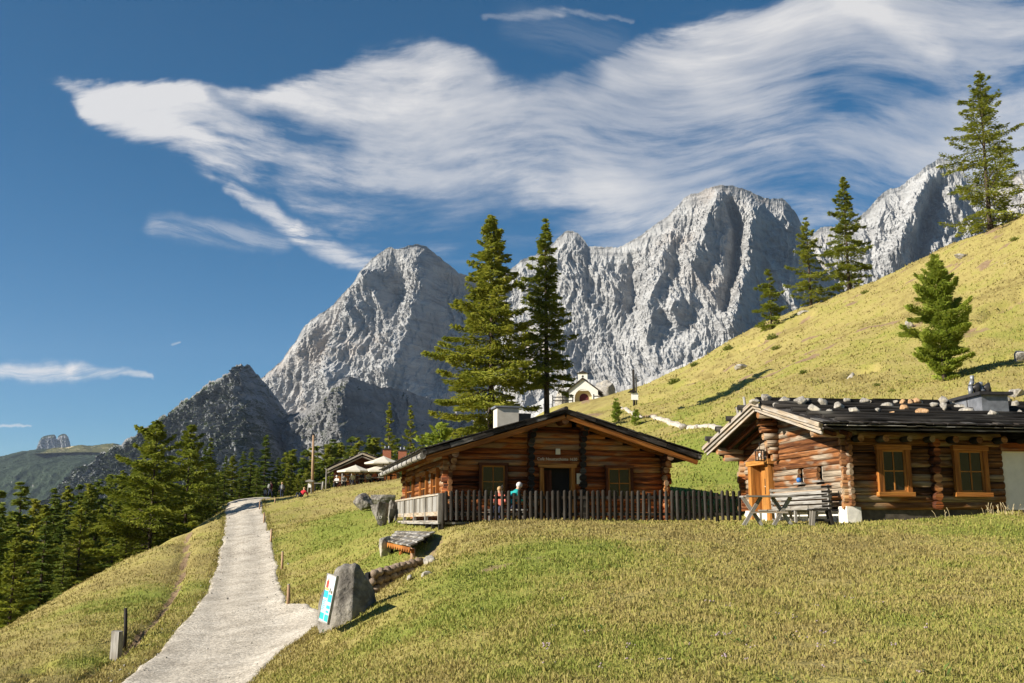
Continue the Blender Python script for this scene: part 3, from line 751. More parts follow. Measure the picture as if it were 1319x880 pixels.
mountain('mountain_peak', [(980, 370), (1040, 308), (1060, 292), (1085, 291), (1105, 282), (1119, 269), (1125, 262), (1137, 249), (1146, 243), (1157, 241), (1166, 235), (1184, 224), (1196, 213), (1205, 207), (1213, 203), (1225, 207), (1237, 219), (1262, 236), (1285, 235), (1297, 229), (1314, 219), (1340, 210), (1400, 205), (1500, 250)],
    3100, 2300, -60, 'rock_pale', 620, 300, 58, .0085, 23, .75, lines=[([(1213, 205), (1200, 260), (1165, 330)], -80, 14), ([(1237, 222), (1215, 270), (1200, 330)], 70, 10), ([(1150, 250), (1150, 300)], -30, 8)], lean=.25)
mountain('mountain_foothill', [(60, 650), (100, 606), (130, 586), (150, 572), (160, 566), (175, 558), (190, 549), (205, 540), (220, 531), (235, 518), (250, 508), (262, 497), (270, 492), (280, 489), (292, 482), (302, 474), (312, 469), (320, 470), (328, 478), (336, 490), (345, 497), (355, 508), (362, 520), (370, 530), (380, 545), (392, 556), (405, 572), (420, 590), (450, 640)],
    [(60, 2100), (312, 1750), (450, 1950)], [(60, 1500), (312, 1150), (450, 1500)], -60, 'rock_mid', 640, 300, 48, .013, 43, .5, lines=[([(316, 475), (335, 510), (345, 560)], -30, 16), ([(355, 520), (372, 560), (380, 600)], 30, 14)], lean=.15, rough=1.5, jag=7.)
mountain('mountain_shoulder', [(335, 600), (350, 560), (362, 540), (380, 532), (395, 528), (408, 520), (420, 508), (430, 497), (440, 488), (450, 486), (462, 489), (475, 494), (490, 499), (505, 499), (515, 501), (530, 505), (545, 512), (560, 516), (580, 530), (620, 548), (700, 565), (780, 600)],
    [(335, 1850), (430, 1560), (450, 1560), (560, 1900), (780, 2150)], [(335, 1480), (440, 1180), (560, 1560), (780, 1900)], -60, 'rock_shade', 520, 220, 46, .013, 63, .6, lean=.1)
mountain('mountain_distant_hill', [(-260, 640), (-120, 612), (-40, 598), (0, 588), (20, 583), (45, 579), (75, 577), (100, 575), (130, 573), (146, 571), (160, 575), (200, 585), (260, 620), (320, 650)],
    4200, 3000, -80, 'hill_far', 420, 160, 55, .006, 83, .3, jag=1.2, lean=.1)
mountain('mountain_tan_summit', [(40, 585), (58, 580), (70, 577), (85, 576), (98, 573.5), (106, 573), (116, 575), (130, 573), (146, 571), (156, 576), (170, 586)],
    4150, 3850, 258, 'tan_top', 160, 40, 12, .01, 93, .6, jag=.8)
mountain('mountain_twin_horn', [(46, 580), (49, 574), (50, 569), (53, 564), (57, 561.5), (62, 560.5), (70, 560), (72, 562), (73, 567), (75, 562), (78, 559.5), (82, 558.5), (85, 559.5), (88, 563), (90, 569), (91, 577), (93, 583)],
    7500, 7300, 350, 'rock_mid', 160, 80, 50, .012, 103, .8, jag=.7)
mb = MB(); mb.add([(-12000, -3000, -62), (14000, -3000, -62), (14000, 16000, -62), (-12000, 16000, -62)], [(0, 1, 2, 3)])
M['valley'] = material('valley_forest', lambda t: (bsdf(t, t.ramp(t.noise(t.n('ShaderNodeNewGeometry').outputs['Position'], .012, 6, .7), [(.35, (.016, .026, .010)), (.55, (.035, .05, .016)), (.7, (.09, .10, .03))]), .95, None, spec=.05),))
tag(mb.build('valley_floor', M['valley']), kind='structure')

# the slope across the valley, behind the viewer (the hut windows mirror it)
hx, hy = np.meshgrid(np.linspace(-260, 320, 90), np.linspace(0, 1, 50)); hyy = -16 - 330 * hy ** 1.3
hz_ = -3.2 + 105 * smooth01(hy, .0, 1.) * (.8 + .25 * fbm(hx * .008, hyy * .008, oct=3, seed=5)) + 1.2 * fbm(hx * .06, hyy * .06, oct=3, seed=6) - 40 * smooth01(-hx, 20, 200)
idx = np.arange(hx.size).reshape(hx.shape); quads = np.stack([idx[:-1, :-1], idx[1:, :-1], idx[1:, 1:], idx[:-1, 1:]], -1).reshape(-1, 4)
tag(raw_mesh('hillside', np.stack([hx.ravel(), hyy.ravel(), hz_.ravel()], 1), quads, [M['ground']], None, True, attrs={'lush': np.full(hx.size, .55), 'bare': np.zeros(hx.size)}), kind='structure')

M['scree'] = material('pale_scree', lambda t: (bsdf(t, t.ramp(t.noise(t.n('ShaderNodeNewGeometry').outputs['Position'], .05, 6, .7), [(.35, (.20, .195, .19)), (.6, (.42, .415, .405))]), .95, None, spec=.05),))
mountain('scree_slope', [(640, 540), (690, 520), (712, 506), (735, 491), (760, 489), (785, 496), (805, 498), (835, 487), (870, 473), (905, 460), (940, 447), (975, 432), (1010, 414), (1060, 395)], 1500, 800, -40, 'scree', 520, 80, 22, .02, 131, .45, jag=2., rough=1.4)
# ------------------------------------------------------------------ camera, sun, sky with cirrus
cam = bpy.data.cameras.new('camera'); cam.sensor_width = 36; cam.lens = 36 * FPX / 1319; cam.clip_start = .1; cam.clip_end = 40000
co = bpy.data.objects.new('camera', cam); C.objects.link(co); co.rotation_euler = (math.pi / 2 + TH, 0, 0)
sc = bpy.context.scene; sc.camera = co
SUN_EL, SUN_AZ = R(27), R(-23)     # sun at the left, a touch beyond the huts
sdir = np.array((-math.cos(SUN_EL) * math.cos(SUN_AZ), math.cos(SUN_EL) * math.sin(SUN_AZ), math.sin(SUN_EL)))
sl = bpy.data.lights.new('sun', 'SUN'); sl.energy = 5.0; sl.angle = R(.5); sl.color = (1, .92, .79)
so = bpy.data.objects.new('sun', sl); C.objects.link(so); so.rotation_euler = Vector(-sdir).to_track_quat('-Z', 'Y').to_euler()
vs = sc.view_settings; sc.display_settings.display_device = 'sRGB'; vs.view_transform = 'Standard'; vs.look = 'None'; vs.exposure = 1.12; vs.gamma = 1
sc.cycles.use_denoising = True
sc.cycles.max_bounces = 6; sc.cycles.transparent_max_bounces = 8
w = bpy.data.worlds.new('World'); sc.world = w; w.use_nodes = True
t = NT(w.node_tree)
sky = t.n('ShaderNodeTexSky'); sky.sky_type = 'NISHITA'; sky.sun_disc = False; sky.sun_elevation = SUN_EL
sky.sun_rotation = math.atan2(sdir[0], sdir[1]); sky.altitude = 3200; sky.air_density = 1.0; sky.dust_density = .35; sky.ozone_density = 2.2
hs = t.n('ShaderNodeHueSaturation', ins={'Hue': .490, 'Saturation': 1.42, 'Value': .69, 'Color': sky.outputs[0]})
d = t.n('ShaderNodeTexCoord').outputs['Generated']
def dot(vec):
    nd = t.n('ShaderNodeVectorMath', operation='DOT_PRODUCT'); t.link(d, nd.inputs[0]); nd.inputs[1].default_value = tuple(vec); return nd.outputs['Value']
df = t.math('MAXIMUM', dot((0, math.cos(TH), math.sin(TH))), .08)
# cloud chart: directions mapped on a plane, one unit = 100 units of the chart
CXn = t.math('ADD', t.math('MULTIPLY', t.math('DIVIDE', dot((1, 0, 0)), df), 12.8), 6.595)
CYn = t.math('SUBTRACT', 4.40, t.math('MULTIPLY', t.math('DIVIDE', dot((0, -math.sin(TH), math.cos(TH))), df), 12.8))
cv = t.n('ShaderNodeCombineXYZ', ins={0: CXn, 1: CYn, 2: 0.}).outputs[0]
def vadd(a, b, sc_):
    m = t.n('ShaderNodeVectorMath', operation='SCALE', ins={0: b, 'Scale': sc_}); s_ = t.n('ShaderNodeVectorMath', operation='ADD', ins={0: a, 1: m.outputs[0]}); return s_.outputs[0]
def vsub(a, val):
    return t.n('ShaderNodeVectorMath', operation='SUBTRACT', ins={0: a, 1: val}).outputs[0]
n1 = vsub(t.noise(cv, .36, 0, .5, 0, '2D', 1), (.5, .5, .5))
n2 = vsub(t.noise(t.mapv(cv, (1, 1, 1), loc=(5, 3, 0)), 1.9, 4, .6, 0, '2D', 1), (.5, .5, .5))
n0 = vsub(t.noise(t.mapv(cv, (1, 1, 1), loc=(2, 7, 0)), .8, 1, .5, 0, '2D', 1), (.5, .5, .5))
wv = vadd(vadd(vadd(cv, n1, .35), n0, .35), n2, .20)
sep = t.n('ShaderNodeSeparateXYZ', ins={0: wv}); WX, WY = sep.outputs[0], sep.outputs[1]
def curve(x, pts, xr=14., yr=8.):
    nd = t.n('ShaderNodeFloatCurve'); c = nd.mapping.curves[0]
    pts = [((a + 100) / 100 / xr, (b + 200) / 100 / yr) for a, b in pts]
    c.points[0].location = pts[0]; c.points[1].location = pts[-1]
    for p in pts[1:-1]: c.points.new(*p)
    for p in c.points: p.handle_type = 'AUTO'
    nd.mapping.use_clip = False
    nd.mapping.update()
    t.link(t.math('DIVIDE', t.math('ADD', x, 1.), xr), nd.inputs['Value'])
    return t.math('SUBTRACT', t.math('MULTIPLY', nd.outputs[0], yr), 2.)
top = curve(WX, [(40, 100), (90, 99), (160, 98), (240, 109), (310, 114), (370, 112), (420, 78), (480, 45), (560, 42), (620, 78), (690, 105), (745, 78), (800, 45), (880, 12), (960, -6), (1040, -40), (1200, -80), (1300, -90)])
bot = curve(WX, [(40, 101), (75, 125), (115, 160), (160, 195), (220, 218), (280, 236), (340, 246), (390, 285), (440, 322), (500, 342), (560, 352), (620, 355), (680, 350), (760, 362), (850, 362), (950, 355), (1050, 362), (1150, 345), (1300, 335)])
m_top = t.mrange(t.math('SUBTRACT', WY, top), -.05, t.mrange(WX, 2.5, 5., .2, .42)); m_bot = t.mrange(t.math('SUBTRACT', bot, WY), -.05, t.mrange(WX, 2.5, 5.5, .32, 1.3))
body = t.math('MULTIPLY', t.math('MULTIPLY', m_top, m_bot), t.mrange(WX, .25, .75))
def seg(x0, y0, x1, y1, r0, r1, s, a=WX, b=WY, soft=1.):
    """soft tapering streak"""
    x0, y0, x1, y1 = x0 / 100, y0 / 100, x1 / 100, y1 / 100; dx, dy = x1 - x0, y1 - y0; L2 = dx * dx + dy * dy
    px, py = t.math('SUBTRACT', a, x0), t.math('SUBTRACT', b, y0)
    h = t.math('DIVIDE', t.math('ADD', t.math('MULTIPLY', px, dx), t.math('MULTIPLY', py, dy)), L2, clamp=True)
    ex, ey = t.math('SUBTRACT', px, t.math('MULTIPLY', h, dx)), t.math('SUBTRACT', py, t.math('MULTIPLY', h, dy))
    e = t.math('SQRT', t.math('ADD', t.math('MULTIPLY', ex, ex), t.math('MULTIPLY', ey, ey)))
    r = t.math('ADD', r0 / 100, t.math('MULTIPLY', h, (r1 - r0) / 100))
    return t.math('MULTIPLY', t.mrange(t.math('DIVIDE', e, r), 1.15 * soft, .1, 0., 1.), s)
def total(xs, op='ADD'):
    r = xs[0]
    for q in xs[1:]: r = t.math(op, r, q)
    return r
wx2, wy2 = t.n('ShaderNodeSeparateXYZ', ins={0: vadd(cv, n2, .22)}).outputs[0:2]
# fibres: two stretched noises on differently turned charts
fv = vadd(cv, n1, .9)
f1 = t.noise(t.mapv(fv, (.34, 1.5, 1), (0, 0, R(-24))), 1.0, 9, .60, .1, '2D')
f2 = t.noise(t.mapv(vadd(cv, n1, 1.2), (.26, 1.15, 1), (0, 0, R(20))), 1.0, 9, .60, .1, '2D')
# hair-fine filaments following the same two flows
g1 = t.noise(t.mapv(vadd(fv, n2, .10), (.8, 7.5, 1), (0, 0, R(-25))), 1.0, 8, .72, .25, '2D')
g2 = t.noise(t.mapv(vadd(vadd(cv, n1, 1.2), n2, .10), (.55, 6.0, 1), (0, 0, R(21))), 1.0, 8, .72, .25, '2D')
g3 = t.noise(t.mapv(vadd(cv, n1, .8), (.6, 5.0, 1), (0, 0, R(-4))), 1.0, 8, .70, .3, '2D')
side = t.mrange(CXn, 4.2, 7.5)
fib = t.math('ADD', t.math('MULTIPLY', f1, t.math('SUBTRACT', 1., side)), t.math('MULTIPLY', f2, side))
fine = t.math('ADD', t.math('MULTIPLY', t.math('ADD', t.math('MULTIPLY', g1, t.math('SUBTRACT', 1., side)), t.math('MULTIPLY', g2, side)), .62), t.math('MULTIPLY', g3, .38))
fib = t.math('ADD', t.math('MULTIPLY', fib, .70), t.math('MULTIPLY', fine, .30))
# thick places and openings of the veil
W2 = dict(a=wx2, b=wy2)
plus = total([seg(80, 112, 330, 208, 30, 46, .85, **W2), seg(50, 101, 250, 122, 8, 28, .8, **W2), seg(330, 128, 560, 95, 20, 60, .40, **W2), seg(400, 215, 660, 215, 34, 55, .36, **W2), seg(560, 120, 760, 240, 60, 90, .34, **W2), seg(880, 60, 980, 165, 60, 60, .26, **W2), seg(1090, -10, 1210, 70, 26, 26, .5, **W2), seg(700, 245, 860, 285, 40, 60, .3, **W2), seg(1150, 150, 1320, 140, 26, 30, .3, **W2), seg(900, 30, 1080, 20, 40, 40, .25, **W2)])
minus = total([seg(275, 122, 440, 188, 14, 34, .62, **W2), seg(690, 70, 745, 88, 60, 46, .7, **W2), seg(470, 305, 640, 330, 20, 34, .4, **W2), seg(960, 215, 1130, 230, 36, 40, .26, **W2), seg(1060, 110, 1200, 150, 44, 50, .26, **W2), seg(780, 135, 880, 120, 34, 26, .18, **W2), seg(640, 40, 720, 50, 36, 44, .6, **W2)])
dens = t.math('ADD', t.math('MULTIPLY', t.math('SUBTRACT', fib, .5), t.math('SUBTRACT', 3.1, t.math('MULTIPLY', side, .9))), t.math('ADD', .47, t.math('SUBTRACT', t.math('MULTIPLY', plus, .62), t.math('MULTIPLY', minus, .75))))
front = t.mrange(dot((0, math.cos(TH), math.sin(TH))), .15, .3)
edge_ = t.mrange(t.math('ADD', body, t.math('MULTIPLY', t.math('SUBTRACT', fib, .50), 4.2)), .05, 1.0)
edge_ = t.math('MULTIPLY', edge_, t.mrange(body, .0, .3))
veil = t.math('MULTIPLY', t.math('MULTIPLY', t.math('MAXIMUM', dens, .03, clamp=True), edge_), front)
loose = total([seg(296, 240, 385, 300, 10, 17, .85, wx2, wy2), seg(385, 300, 488, 352, 18, 15, .85, wx2, wy2), seg(205, 290, 360, 312, 20, 18, .42, wx2, wy2), seg(-60, 478, 90, 480, 15, 13, .95, wx2, wy2), seg(90, 476, 195, 484, 13, 4, .7, wx2, wy2), seg(0, 551, 42, 551, 4, 2, .6, wx2, wy2),
               seg(622, 24, 720, 15, 5, 9, .24, wx2, wy2), seg(720, 15, 815, 27, 8, 3, .22, wx2, wy2), seg(670, 30, 790, 60, 34, 30, .10, wx2, wy2), seg(222, 444, 232, 441, 2, 1.5, .5, CXn, CYn)])
loose = t.math('MULTIPLY', loose, t.mrange(t.math('ADD', t.math('MULTIPLY', g1, .6), t.math('MULTIPLY', g3, .4)), .34, .60, .12, 1.))
a = t.math('MULTIPLY', t.math('MAXIMUM', veil, loose), .90, clamp=True)
col = t.mix(a, hs.outputs[0], (5.9, 5.75, 5.65))
bg = t.n('ShaderNodeBackground', ins={'Color': col, 'Strength': .065}); out = t.n('ShaderNodeOutputWorld'); t.link(bg.outputs[0], out.inputs[0])
# thin air: far things fade a little towards blue
HZ = (.00003, )
m = MB(); m.box((500, 2500, 700), (13000, 12400, 1590)); 
def haze_fn(nt):
    out = nt.n('ShaderNodeOutputMaterial'); v_ = nt.n('ShaderNodeVolumePrincipled', ins={'Color': (.62, .76, 1., 1.), 'Density': HZ[0], 'Anisotropy': .2}); nt.link(v_.outputs[0], out.inputs['Volume'])
hm = bpy.data.materials.new('haze_air'); hm.use_nodes = True; haze_fn(NT(hm.node_tree))
hz = tag(m.build('haze', hm), kind='stuff')
# ------------------------------------------------------------------ conifers
def conifer(seed, H, Rm, kind='larch', dens=26, z0=.10, spray=(.30, .55), gap=.25, droop=.25, side=(1., 1., 0.), per_m=5.2, wfac=.24):
    """returns crown arrays (verts, faces, material index) and a trunk builder, base at the origin"""
    r = np.random.default_rng(seed)
    V, F, Mi = [], [], []; nv = 0
    lean = r.normal(0, .006 * H, 2)
    trunk = MB(); zs = np.linspace(0, 1, 9)
    trunk.tube([(lean[0] * q * q, lean[1] * q * q, H * q * .985) for q in zs], [max(.018, H * .0145 * (1 - q) ** .8 * (1.35 if q == 0 else 1)) for q in zs], 9, wob=.06)
    nb = int(H * per_m); az = r.uniform(0, 6.28)
    wood = MB()
    for i in range(nb):
        q = z0 + (1 - z0) * ((i + r.uniform(-2.5, 2.5)) / nb) ; q = min(max(q, z0), .995)
        az += 2.4 + r.normal(0, .35)
        if r.random() < gap * (1 - q) and q > z0 + .03: continue
        k = 1 - q
        prof = {'larch': min(1., 1.35 * k ** .78 + .03) * (.6 + .4 * min(1, (q - z0 + .05) / .14)), 'spruce': min(1., 1.08 * k ** .92 + .02) * (.75 + .25 * min(1, (q - z0 + .06) / .1)), 'young': float(np.interp(k, [0, .1, .28, .56, .75, .88, 1], [.05, .26, .62, .94, 1., .72, .42]))}[kind]
        L = Rm * prof * (r.choice([r.uniform(.35, .75), r.uniform(.75, 1.08)]) if kind == 'larch' else r.uniform(.5, 1.2) if kind == 'young' else r.uniform(.62, 1.1))
        cs = math.cos(az - side[2]); L *= side[0] if cs > 0 else side[1]
        L = max(L, .22)
        el = (R(38) * q ** 2.2 + R(4) + r.normal(0, .17)) if kind != 'spruce' else (R(30) * q ** 2 - R(8) + r.normal(0, .07))
        if kind == 'young': el += R(24) + r.normal(0, .2)
        dx, dy = math.cos(az), math.sin(az); ce, se = math.cos(el), math.sin(el)
        dr = droop * (1.15 - q) * r.uniform(.6, 1.3); tip = dr * .55
        bz = H * q; bx, by = lean * q * q
        def pt(t):
            t = np.asarray(t); h = L * t
            return np.stack([bx + dx * ce * h, by + dy * ce * h, bz + h * se - dr * L * t ** 1.6 + tip * L * t ** 3.5], -1)
        pp = pt(np.linspace(0, 1, 5)); rb = max(.010, .011 * L + .006)
        wood.tube(list(pp), [rb, rb * .8, rb * .6, rb * .4, rb * .15], 4, cap=False)
        n = int(L * dens * 1.5) + 8
        t = .06 + .94 * r.random(n) ** .8
        if kind == 'larch': # foliage gathers in tufts along the branch
            nt_ = max(4, int(L * 4)); cen = .08 + .92 * r.random(nt_) ** .85; t = np.clip(np.where(r.random(n) < .6, cen[r.integers(0, nt_, n)] + r.normal(0, .04, n), t), .04, 1.02)
        lat = r.uniform(-1, 1, n); spread = L * (.46 if kind != 'spruce' else .36) * (1.05 - t) + .12
        if kind == 'young': spread = spread * .8 + .08
        c = pt(t); sx, sy = -dy, dx
        c[:, 0] += sx * lat * spread; c[:, 1] += sy * lat * spread
        hang = r.random(n) ** 1.4 * (.10 + .16 * min(1, L / 3)) * (1.2 if kind == 'larch' else 1.0)
        c[:, 2] -= hang - .05
        sg = np.sign(lat) * (.35 + .6 * np.abs(lat))
        a = np.stack([dx * (.75 - .2 * np.abs(lat)) + sx * sg, dy * (.75 - .2 * np.abs(lat)) + sy * sg, r.normal(-.12 if kind != 'young' else .25, .33, n)], 1)
        a /= np.linalg.norm(a, axis=1)[:, None]
        ln = r.uniform(*spray, n); wd = ln * wfac * r.uniform(.8, 1.3, n)
        rv = r.normal(0, 1, (n, 3)); nn = np.cross(a, rv); nn /= np.linalg.norm(nn, axis=1)[:, None]
        mm = np.cross(a, nn)
        for side_v, f in ((nn, 1.), (mm, .9)):
            q4 = np.stack([c - a * ln[:, None] * .5, c + side_v * wd[:, None] * .5 * f, c + a * ln[:, None] * .5, c - side_v * wd[:, None] * .5 * f], 1)
            V.append(q4.reshape(-1, 3)); F.append(nv + np.arange(n * 4).reshape(n, 4)); nv += n * 4; Mi.append(np.zeros(n, int))
    wv = np.array(wood.v); wf = np.array([f for f in wood.f])
    V.append(wv); F.append(wf + nv); Mi.append(np.ones(len(wf), int))
    return np.concatenate(V), np.concatenate(F), np.concatenate(Mi), trunk
def make_tree(name, label, cat, loc, spec, mat, group=None, rz=0., scale=1.):
    t = thing(name, label, cat, loc, rz, group, scale)
    v, f, mi, tr = conifer(**spec)
    tr.build('trunk', M['bark'], t)
    raw_mesh('crown', v, f, [M[mat], M['bark']], t, False, mi=mi)
    return t
def stand(u, vt, Y):
    """ground point and height of a tree whose tip shows at (u, vt), Y metres ahead"""
    top = P(u, vt, Y); z = gz(top[0], Y) - .25
    return np.array((top[0], Y, z)), top[2] - z
# the single trees, each shaped after its own outline
def solo(u, vt, ub, vb, Y, label, name='larch_tree', mat='larch', rz=0., group=None, **kw):
    if Y is None: Y = hit(ub, vb)[1]
    b = P((u + ub) / 2, (vt + vb) / 2, Y); z = gz(b[0], Y) - .2; H = P(u, vt, Y)[2] - z
    return make_tree(name, label, 'tree', (b[0], Y, z), dict(H=H, **kw), mat, group, rz)
LEFT = math.pi
solo(632, 277, 634, 590, 74, 'tallest larch right behind the big hut, broad yellow-green crown beside its chimney', seed=11, Rm=5.0, dens=46, z0=.04, gap=.2, spray=(.26, .5), side=(1.1, .9, LEFT), per_m=11, droop=.26)
solo(704, 283, 703, 540, 77, 'slim dark larch with a bare lower trunk behind the big hut, left of the chapel', seed=12, Rm=3.5, dens=36, z0=.24, gap=.28, spray=(.24, .48), side=(1.1, .8, LEFT), per_m=9, droop=.36)
solo(1266, 94, 1268, 300, None, 'big open-branched larch alone high on the hill crest at the picture edge', seed=13, Rm=6.0, dens=24, z0=.03, gap=.36, spray=(.3, .55), per_m=7, droop=.12, side=(1.1, .95, LEFT))
solo(1087, 228, 1092, 374, None, 'tallest of the three larches close together on the hill crest', seed=14, Rm=3.7, dens=33, z0=.05, gap=.3, spray=(.3, .55), per_m=8, droop=.3)
solo(1040, 281, 1043, 388, None, 'middle-sized thin larch between the two other crest larches', seed=15, Rm=3.4, dens=24, z0=.05, gap=.34, spray=(.3, .55), per_m=8, droop=.2)
solo(990, 347, 994, 424, None, 'smallest pale green larch lowest on the crest in front of the cliff', seed=16, Rm=3.0, dens=44, z0=.03, gap=.25, spray=(.28, .5), per_m=6, droop=.1, side=(1.1, .9, LEFT))
solo(1198, 331, 1222, 488, None, 'dense bright green young larch on the slope above the stone-weighted roof', 'young_larch', 'young', seed=17, Rm=2.2, kind='young', dens=150, z0=.03, gap=.05, spray=(.16, .32), per_m=13, droop=.08, wfac=.22)
solo(500, 519, 503, 600, 145, 'pale green larch behind the chalet roof, left one of two', seed=18, Rm=3.2, dens=26, z0=.1, gap=.3, spray=(.32, .6), per_m=4.6)
solo(528, 523, 530, 600, 140, 'pale green larch behind the chalet chimneys, right one of two', seed=19, Rm=2.9, dens=28, z0=.1, gap=.25, spray=(.32, .6), per_m=4.6)
solo(198, 543, 198, 700, 74, 'tall sunlit yellow-green larch at the edge of the left bank', seed=20, Rm=5.2, dens=40, z0=.05, gap=.22, spray=(.3, .52), per_m=8, droop=.14, side=(1.1, .9, LEFT))
solo(242, 548, 242, 690, 84, 'larch with a long bare leader just behind the tall sunlit one', seed=21, Rm=4., dens=40, z0=.08, gap=.28, spray=(.3, .52), per_m=8, droop=.2)
solo(573, 548, 560, 612, 62, 'low bushy larch sapling behind the left slope of the big hut roof', 'larch_tree', 'young', seed=22, Rm=2.4, kind='young', dens=44, z0=.05, gap=.1, spray=(.2, .42), per_m=8)
# forest: prototypes, then copies
PROTO = []; Hs_wide = True
def proto(seed, kind, mat, Rm, **kw):
    t = make_tree('spruce_tree' if mat == 'spruce' else 'larch_tree', '', 'tree', (0, 0, 0), dict(seed=seed, H=16., Rm=Rm, kind=kind, **kw), mat)
    PROTO.append([t, mat, False]); return len(PROTO) - 1
S = [proto(31, 'spruce', 'spruce', 3.0, dens=34, z0=.03, gap=.06, spray=(.34, .62), per_m=6.4, droop=.22), proto(32, 'spruce', 'spruce', 2.5, dens=38, z0=.03, gap=.08, spray=(.34, .6), per_m=6.8, droop=.26), proto(33, 'spruce', 'spruce', 3.4, dens=32, z0=.04, gap=.10, spray=(.36, .66), per_m=6.0, droop=.2)]
L_ = [proto(34, 'larch', 'larch', 3.3, dens=36, z0=.04, gap=.16, spray=(.32, .6), per_m=6.2, droop=.2), proto(35, 'larch', 'larch', 2.8, dens=38, z0=.05, gap=.2, spray=(.32, .6), per_m=6.4, droop=.24), proto(36, 'larch', 'larch', 3.6, dens=32, z0=.04, gap=.22, spray=(.34, .62), per_m=5.6, droop=.16)]
def plant(pi, base, H, label, group, wide=1.):
    t, mat, used = PROTO[pi]; s = H / 16.
    if not used: o = t; PROTO[pi][2] = True
    else: o = dup(t)
    o.location = tuple(base); o.rotation_euler = (0, 0, random.uniform(0, 6.28)); wide = wide * (1.28 if Hs_wide else 1.); o.scale = (s * wide * random.uniform(.9, 1.12), s * wide * random.uniform(.9, 1.12), s)
    o['label'] = label; o['category'] = 'tree'
    if group: o['group'] = group
    return o
SKY = [(-60, 640), (0, 632), (29, 624), (60, 636), (90, 630), (114, 623), (145, 614), (165, 606), (198, 575), (242, 572), (273, 566), (295, 589), (320, 579), (343, 562), (360, 585), (378, 578), (398, 578), (416, 574), (438, 570), (464, 566), (490, 562), (540, 560), (580, 556), (640, 552)]
sk = lambda u: float(np.interp(u, *zip(*SKY)))
edge_trees = [  # u, v of tip, distance, kind
    (29, 622, 66, S[0]), (3, 631, 74, S[1]), (45, 640, 80, L_[0]), (73, 630, 84, S[2]), (90, 627, 92, L_[1]), (103, 624, 98, S[1]), (115, 621, 104, L_[0]), (107, 652, 68, L_[2]), (128, 618, 110, S[0]), (145, 612, 112, S[2]), (160, 607, 108, L_[1]), (135, 698, 56, L_[0]), (60, 664, 62, S[1]), (150, 640, 80, S[1]), (22, 690, 52, L_[2]), (85, 690, 56, S[0]), (112, 712, 53, S[2]), (175, 632, 86, L_[0]), (165, 668, 72, L_[1]), (-8, 650, 58, L_[1]), (50, 712, 49, S[1]), (5, 735, 43, S[2]), (-20, 720, 46, S[0]), (150, 700, 62, L_[1]), (222, 588, 104, S[0]), (215, 630, 84, S[1]),
    (273, 564, 104, S[1]), (291, 588, 110, S[0]), (301, 586, 118, L_[0]), (314, 582, 124, S[2]), (324, 577, 120, S[1]), (343, 561, 118, S[0]), (358, 590, 126, S[2]), (367, 583, 134, L_[1]), (260, 600, 98, L_[2]), (282, 606, 98, S[2]), (256, 630, 90, S[1]), (232, 640, 86, L_[1]), (310, 604, 110, S[1]), (332, 600, 114, S[2]),
    (378, 577, 140, L_[0]), (391, 579, 146, S[1]), (398, 579, 150, L_[2]), (409, 576, 156, S[2]), (422, 570, 150, L_[0]), (431, 567, 158, S[0]), (438, 571, 150, L_[1]), (451, 562, 158, S[1]), (464, 566, 150, L_[2]), (476, 561, 160, S[0]), (485, 562, 152, L_[0]), (372, 600, 128, L_[1]), (383, 612, 126, L_[2]), (395, 604, 132, L_[0]), (412, 594, 136, S[0]), (425, 590, 134, L_[2]), (444, 586, 136, S[2]), (460, 588, 134, L_[0]), (474, 586, 138, S[1]), (352, 606, 120, S[0]), (365, 618, 122, L_[2]), (400, 615, 122, S[1]), (512, 566, 160, S[2]), (545, 560, 158, L_[1]), (540, 575, 130, S[0]), (560, 572, 112, L_[2])]
G1 = 'conifers of the forest beyond the grass bank'
LAB = {'spruce': 'dark green spruce standing among the others in the forest beyond the grass bank', 'larch': 'yellow-green larch standing among the others in the forest beyond the grass bank'}
TIPS = {(29, 622): 'tall dark spruce rising over the forest at the far left edge', (343, 561): 'black-green pointed spruce, tallest above the bend of the road', (273, 564): 'dark spruce right beside the larch with the long leader', (135, 698): 'small bright larch just over the grass bank below the tall sunlit larch', (107, 652): 'round-topped mid-green larch in front of the left forest', (451, 562): 'pointed spruce rising above the chalet roof from the far forest'}
placed = []
for (u, v, Y, k) in edge_trees:
    b, H = stand(u, v, Y)
    if H < 3.5: continue
    H = min(H, 30); b[2] = P(u, v, Y)[2] - H if H == 30 else b[2]
    plant(k, b, H, TIPS.get((u, v), LAB[PROTO[k][1]]), G1 if (u, v) not in TIPS else G1); placed.append(b[:2])
rs = np.random.default_rng(99); n = 0
for it in range(12000):
    if n >= 270: break
    Y = rs.uniform(44, 178) if it % 2 else rs.uniform(124, 180); u = (rs.uniform(-60, 600) if Y > 118 else rs.uniform(-70, 330)) if it % 2 else rs.uniform(270, 590)
    x = (u - CX) / FPX * Y / .985
    if Y < 128 and x > -21 - .07 * Y: continue
    if Y < 135 and x > -30: continue
    if min(math.hypot(x - p[0], Y - p[1]) for p in placed) < 2.2: continue
    z = gz(x, Y) - .3; lim = P(u, sk(u) + rs.uniform(6, 60), Y)[2] - z
    H = min(lim, rs.uniform(12, 20))
    if H < 5: continue
    k = (S + L_)[rs.integers(0, 6)]
    plant(k, (x, Y, z), H, LAB[PROTO[k][1]], G1); placed.append((x, Y)); n += 1
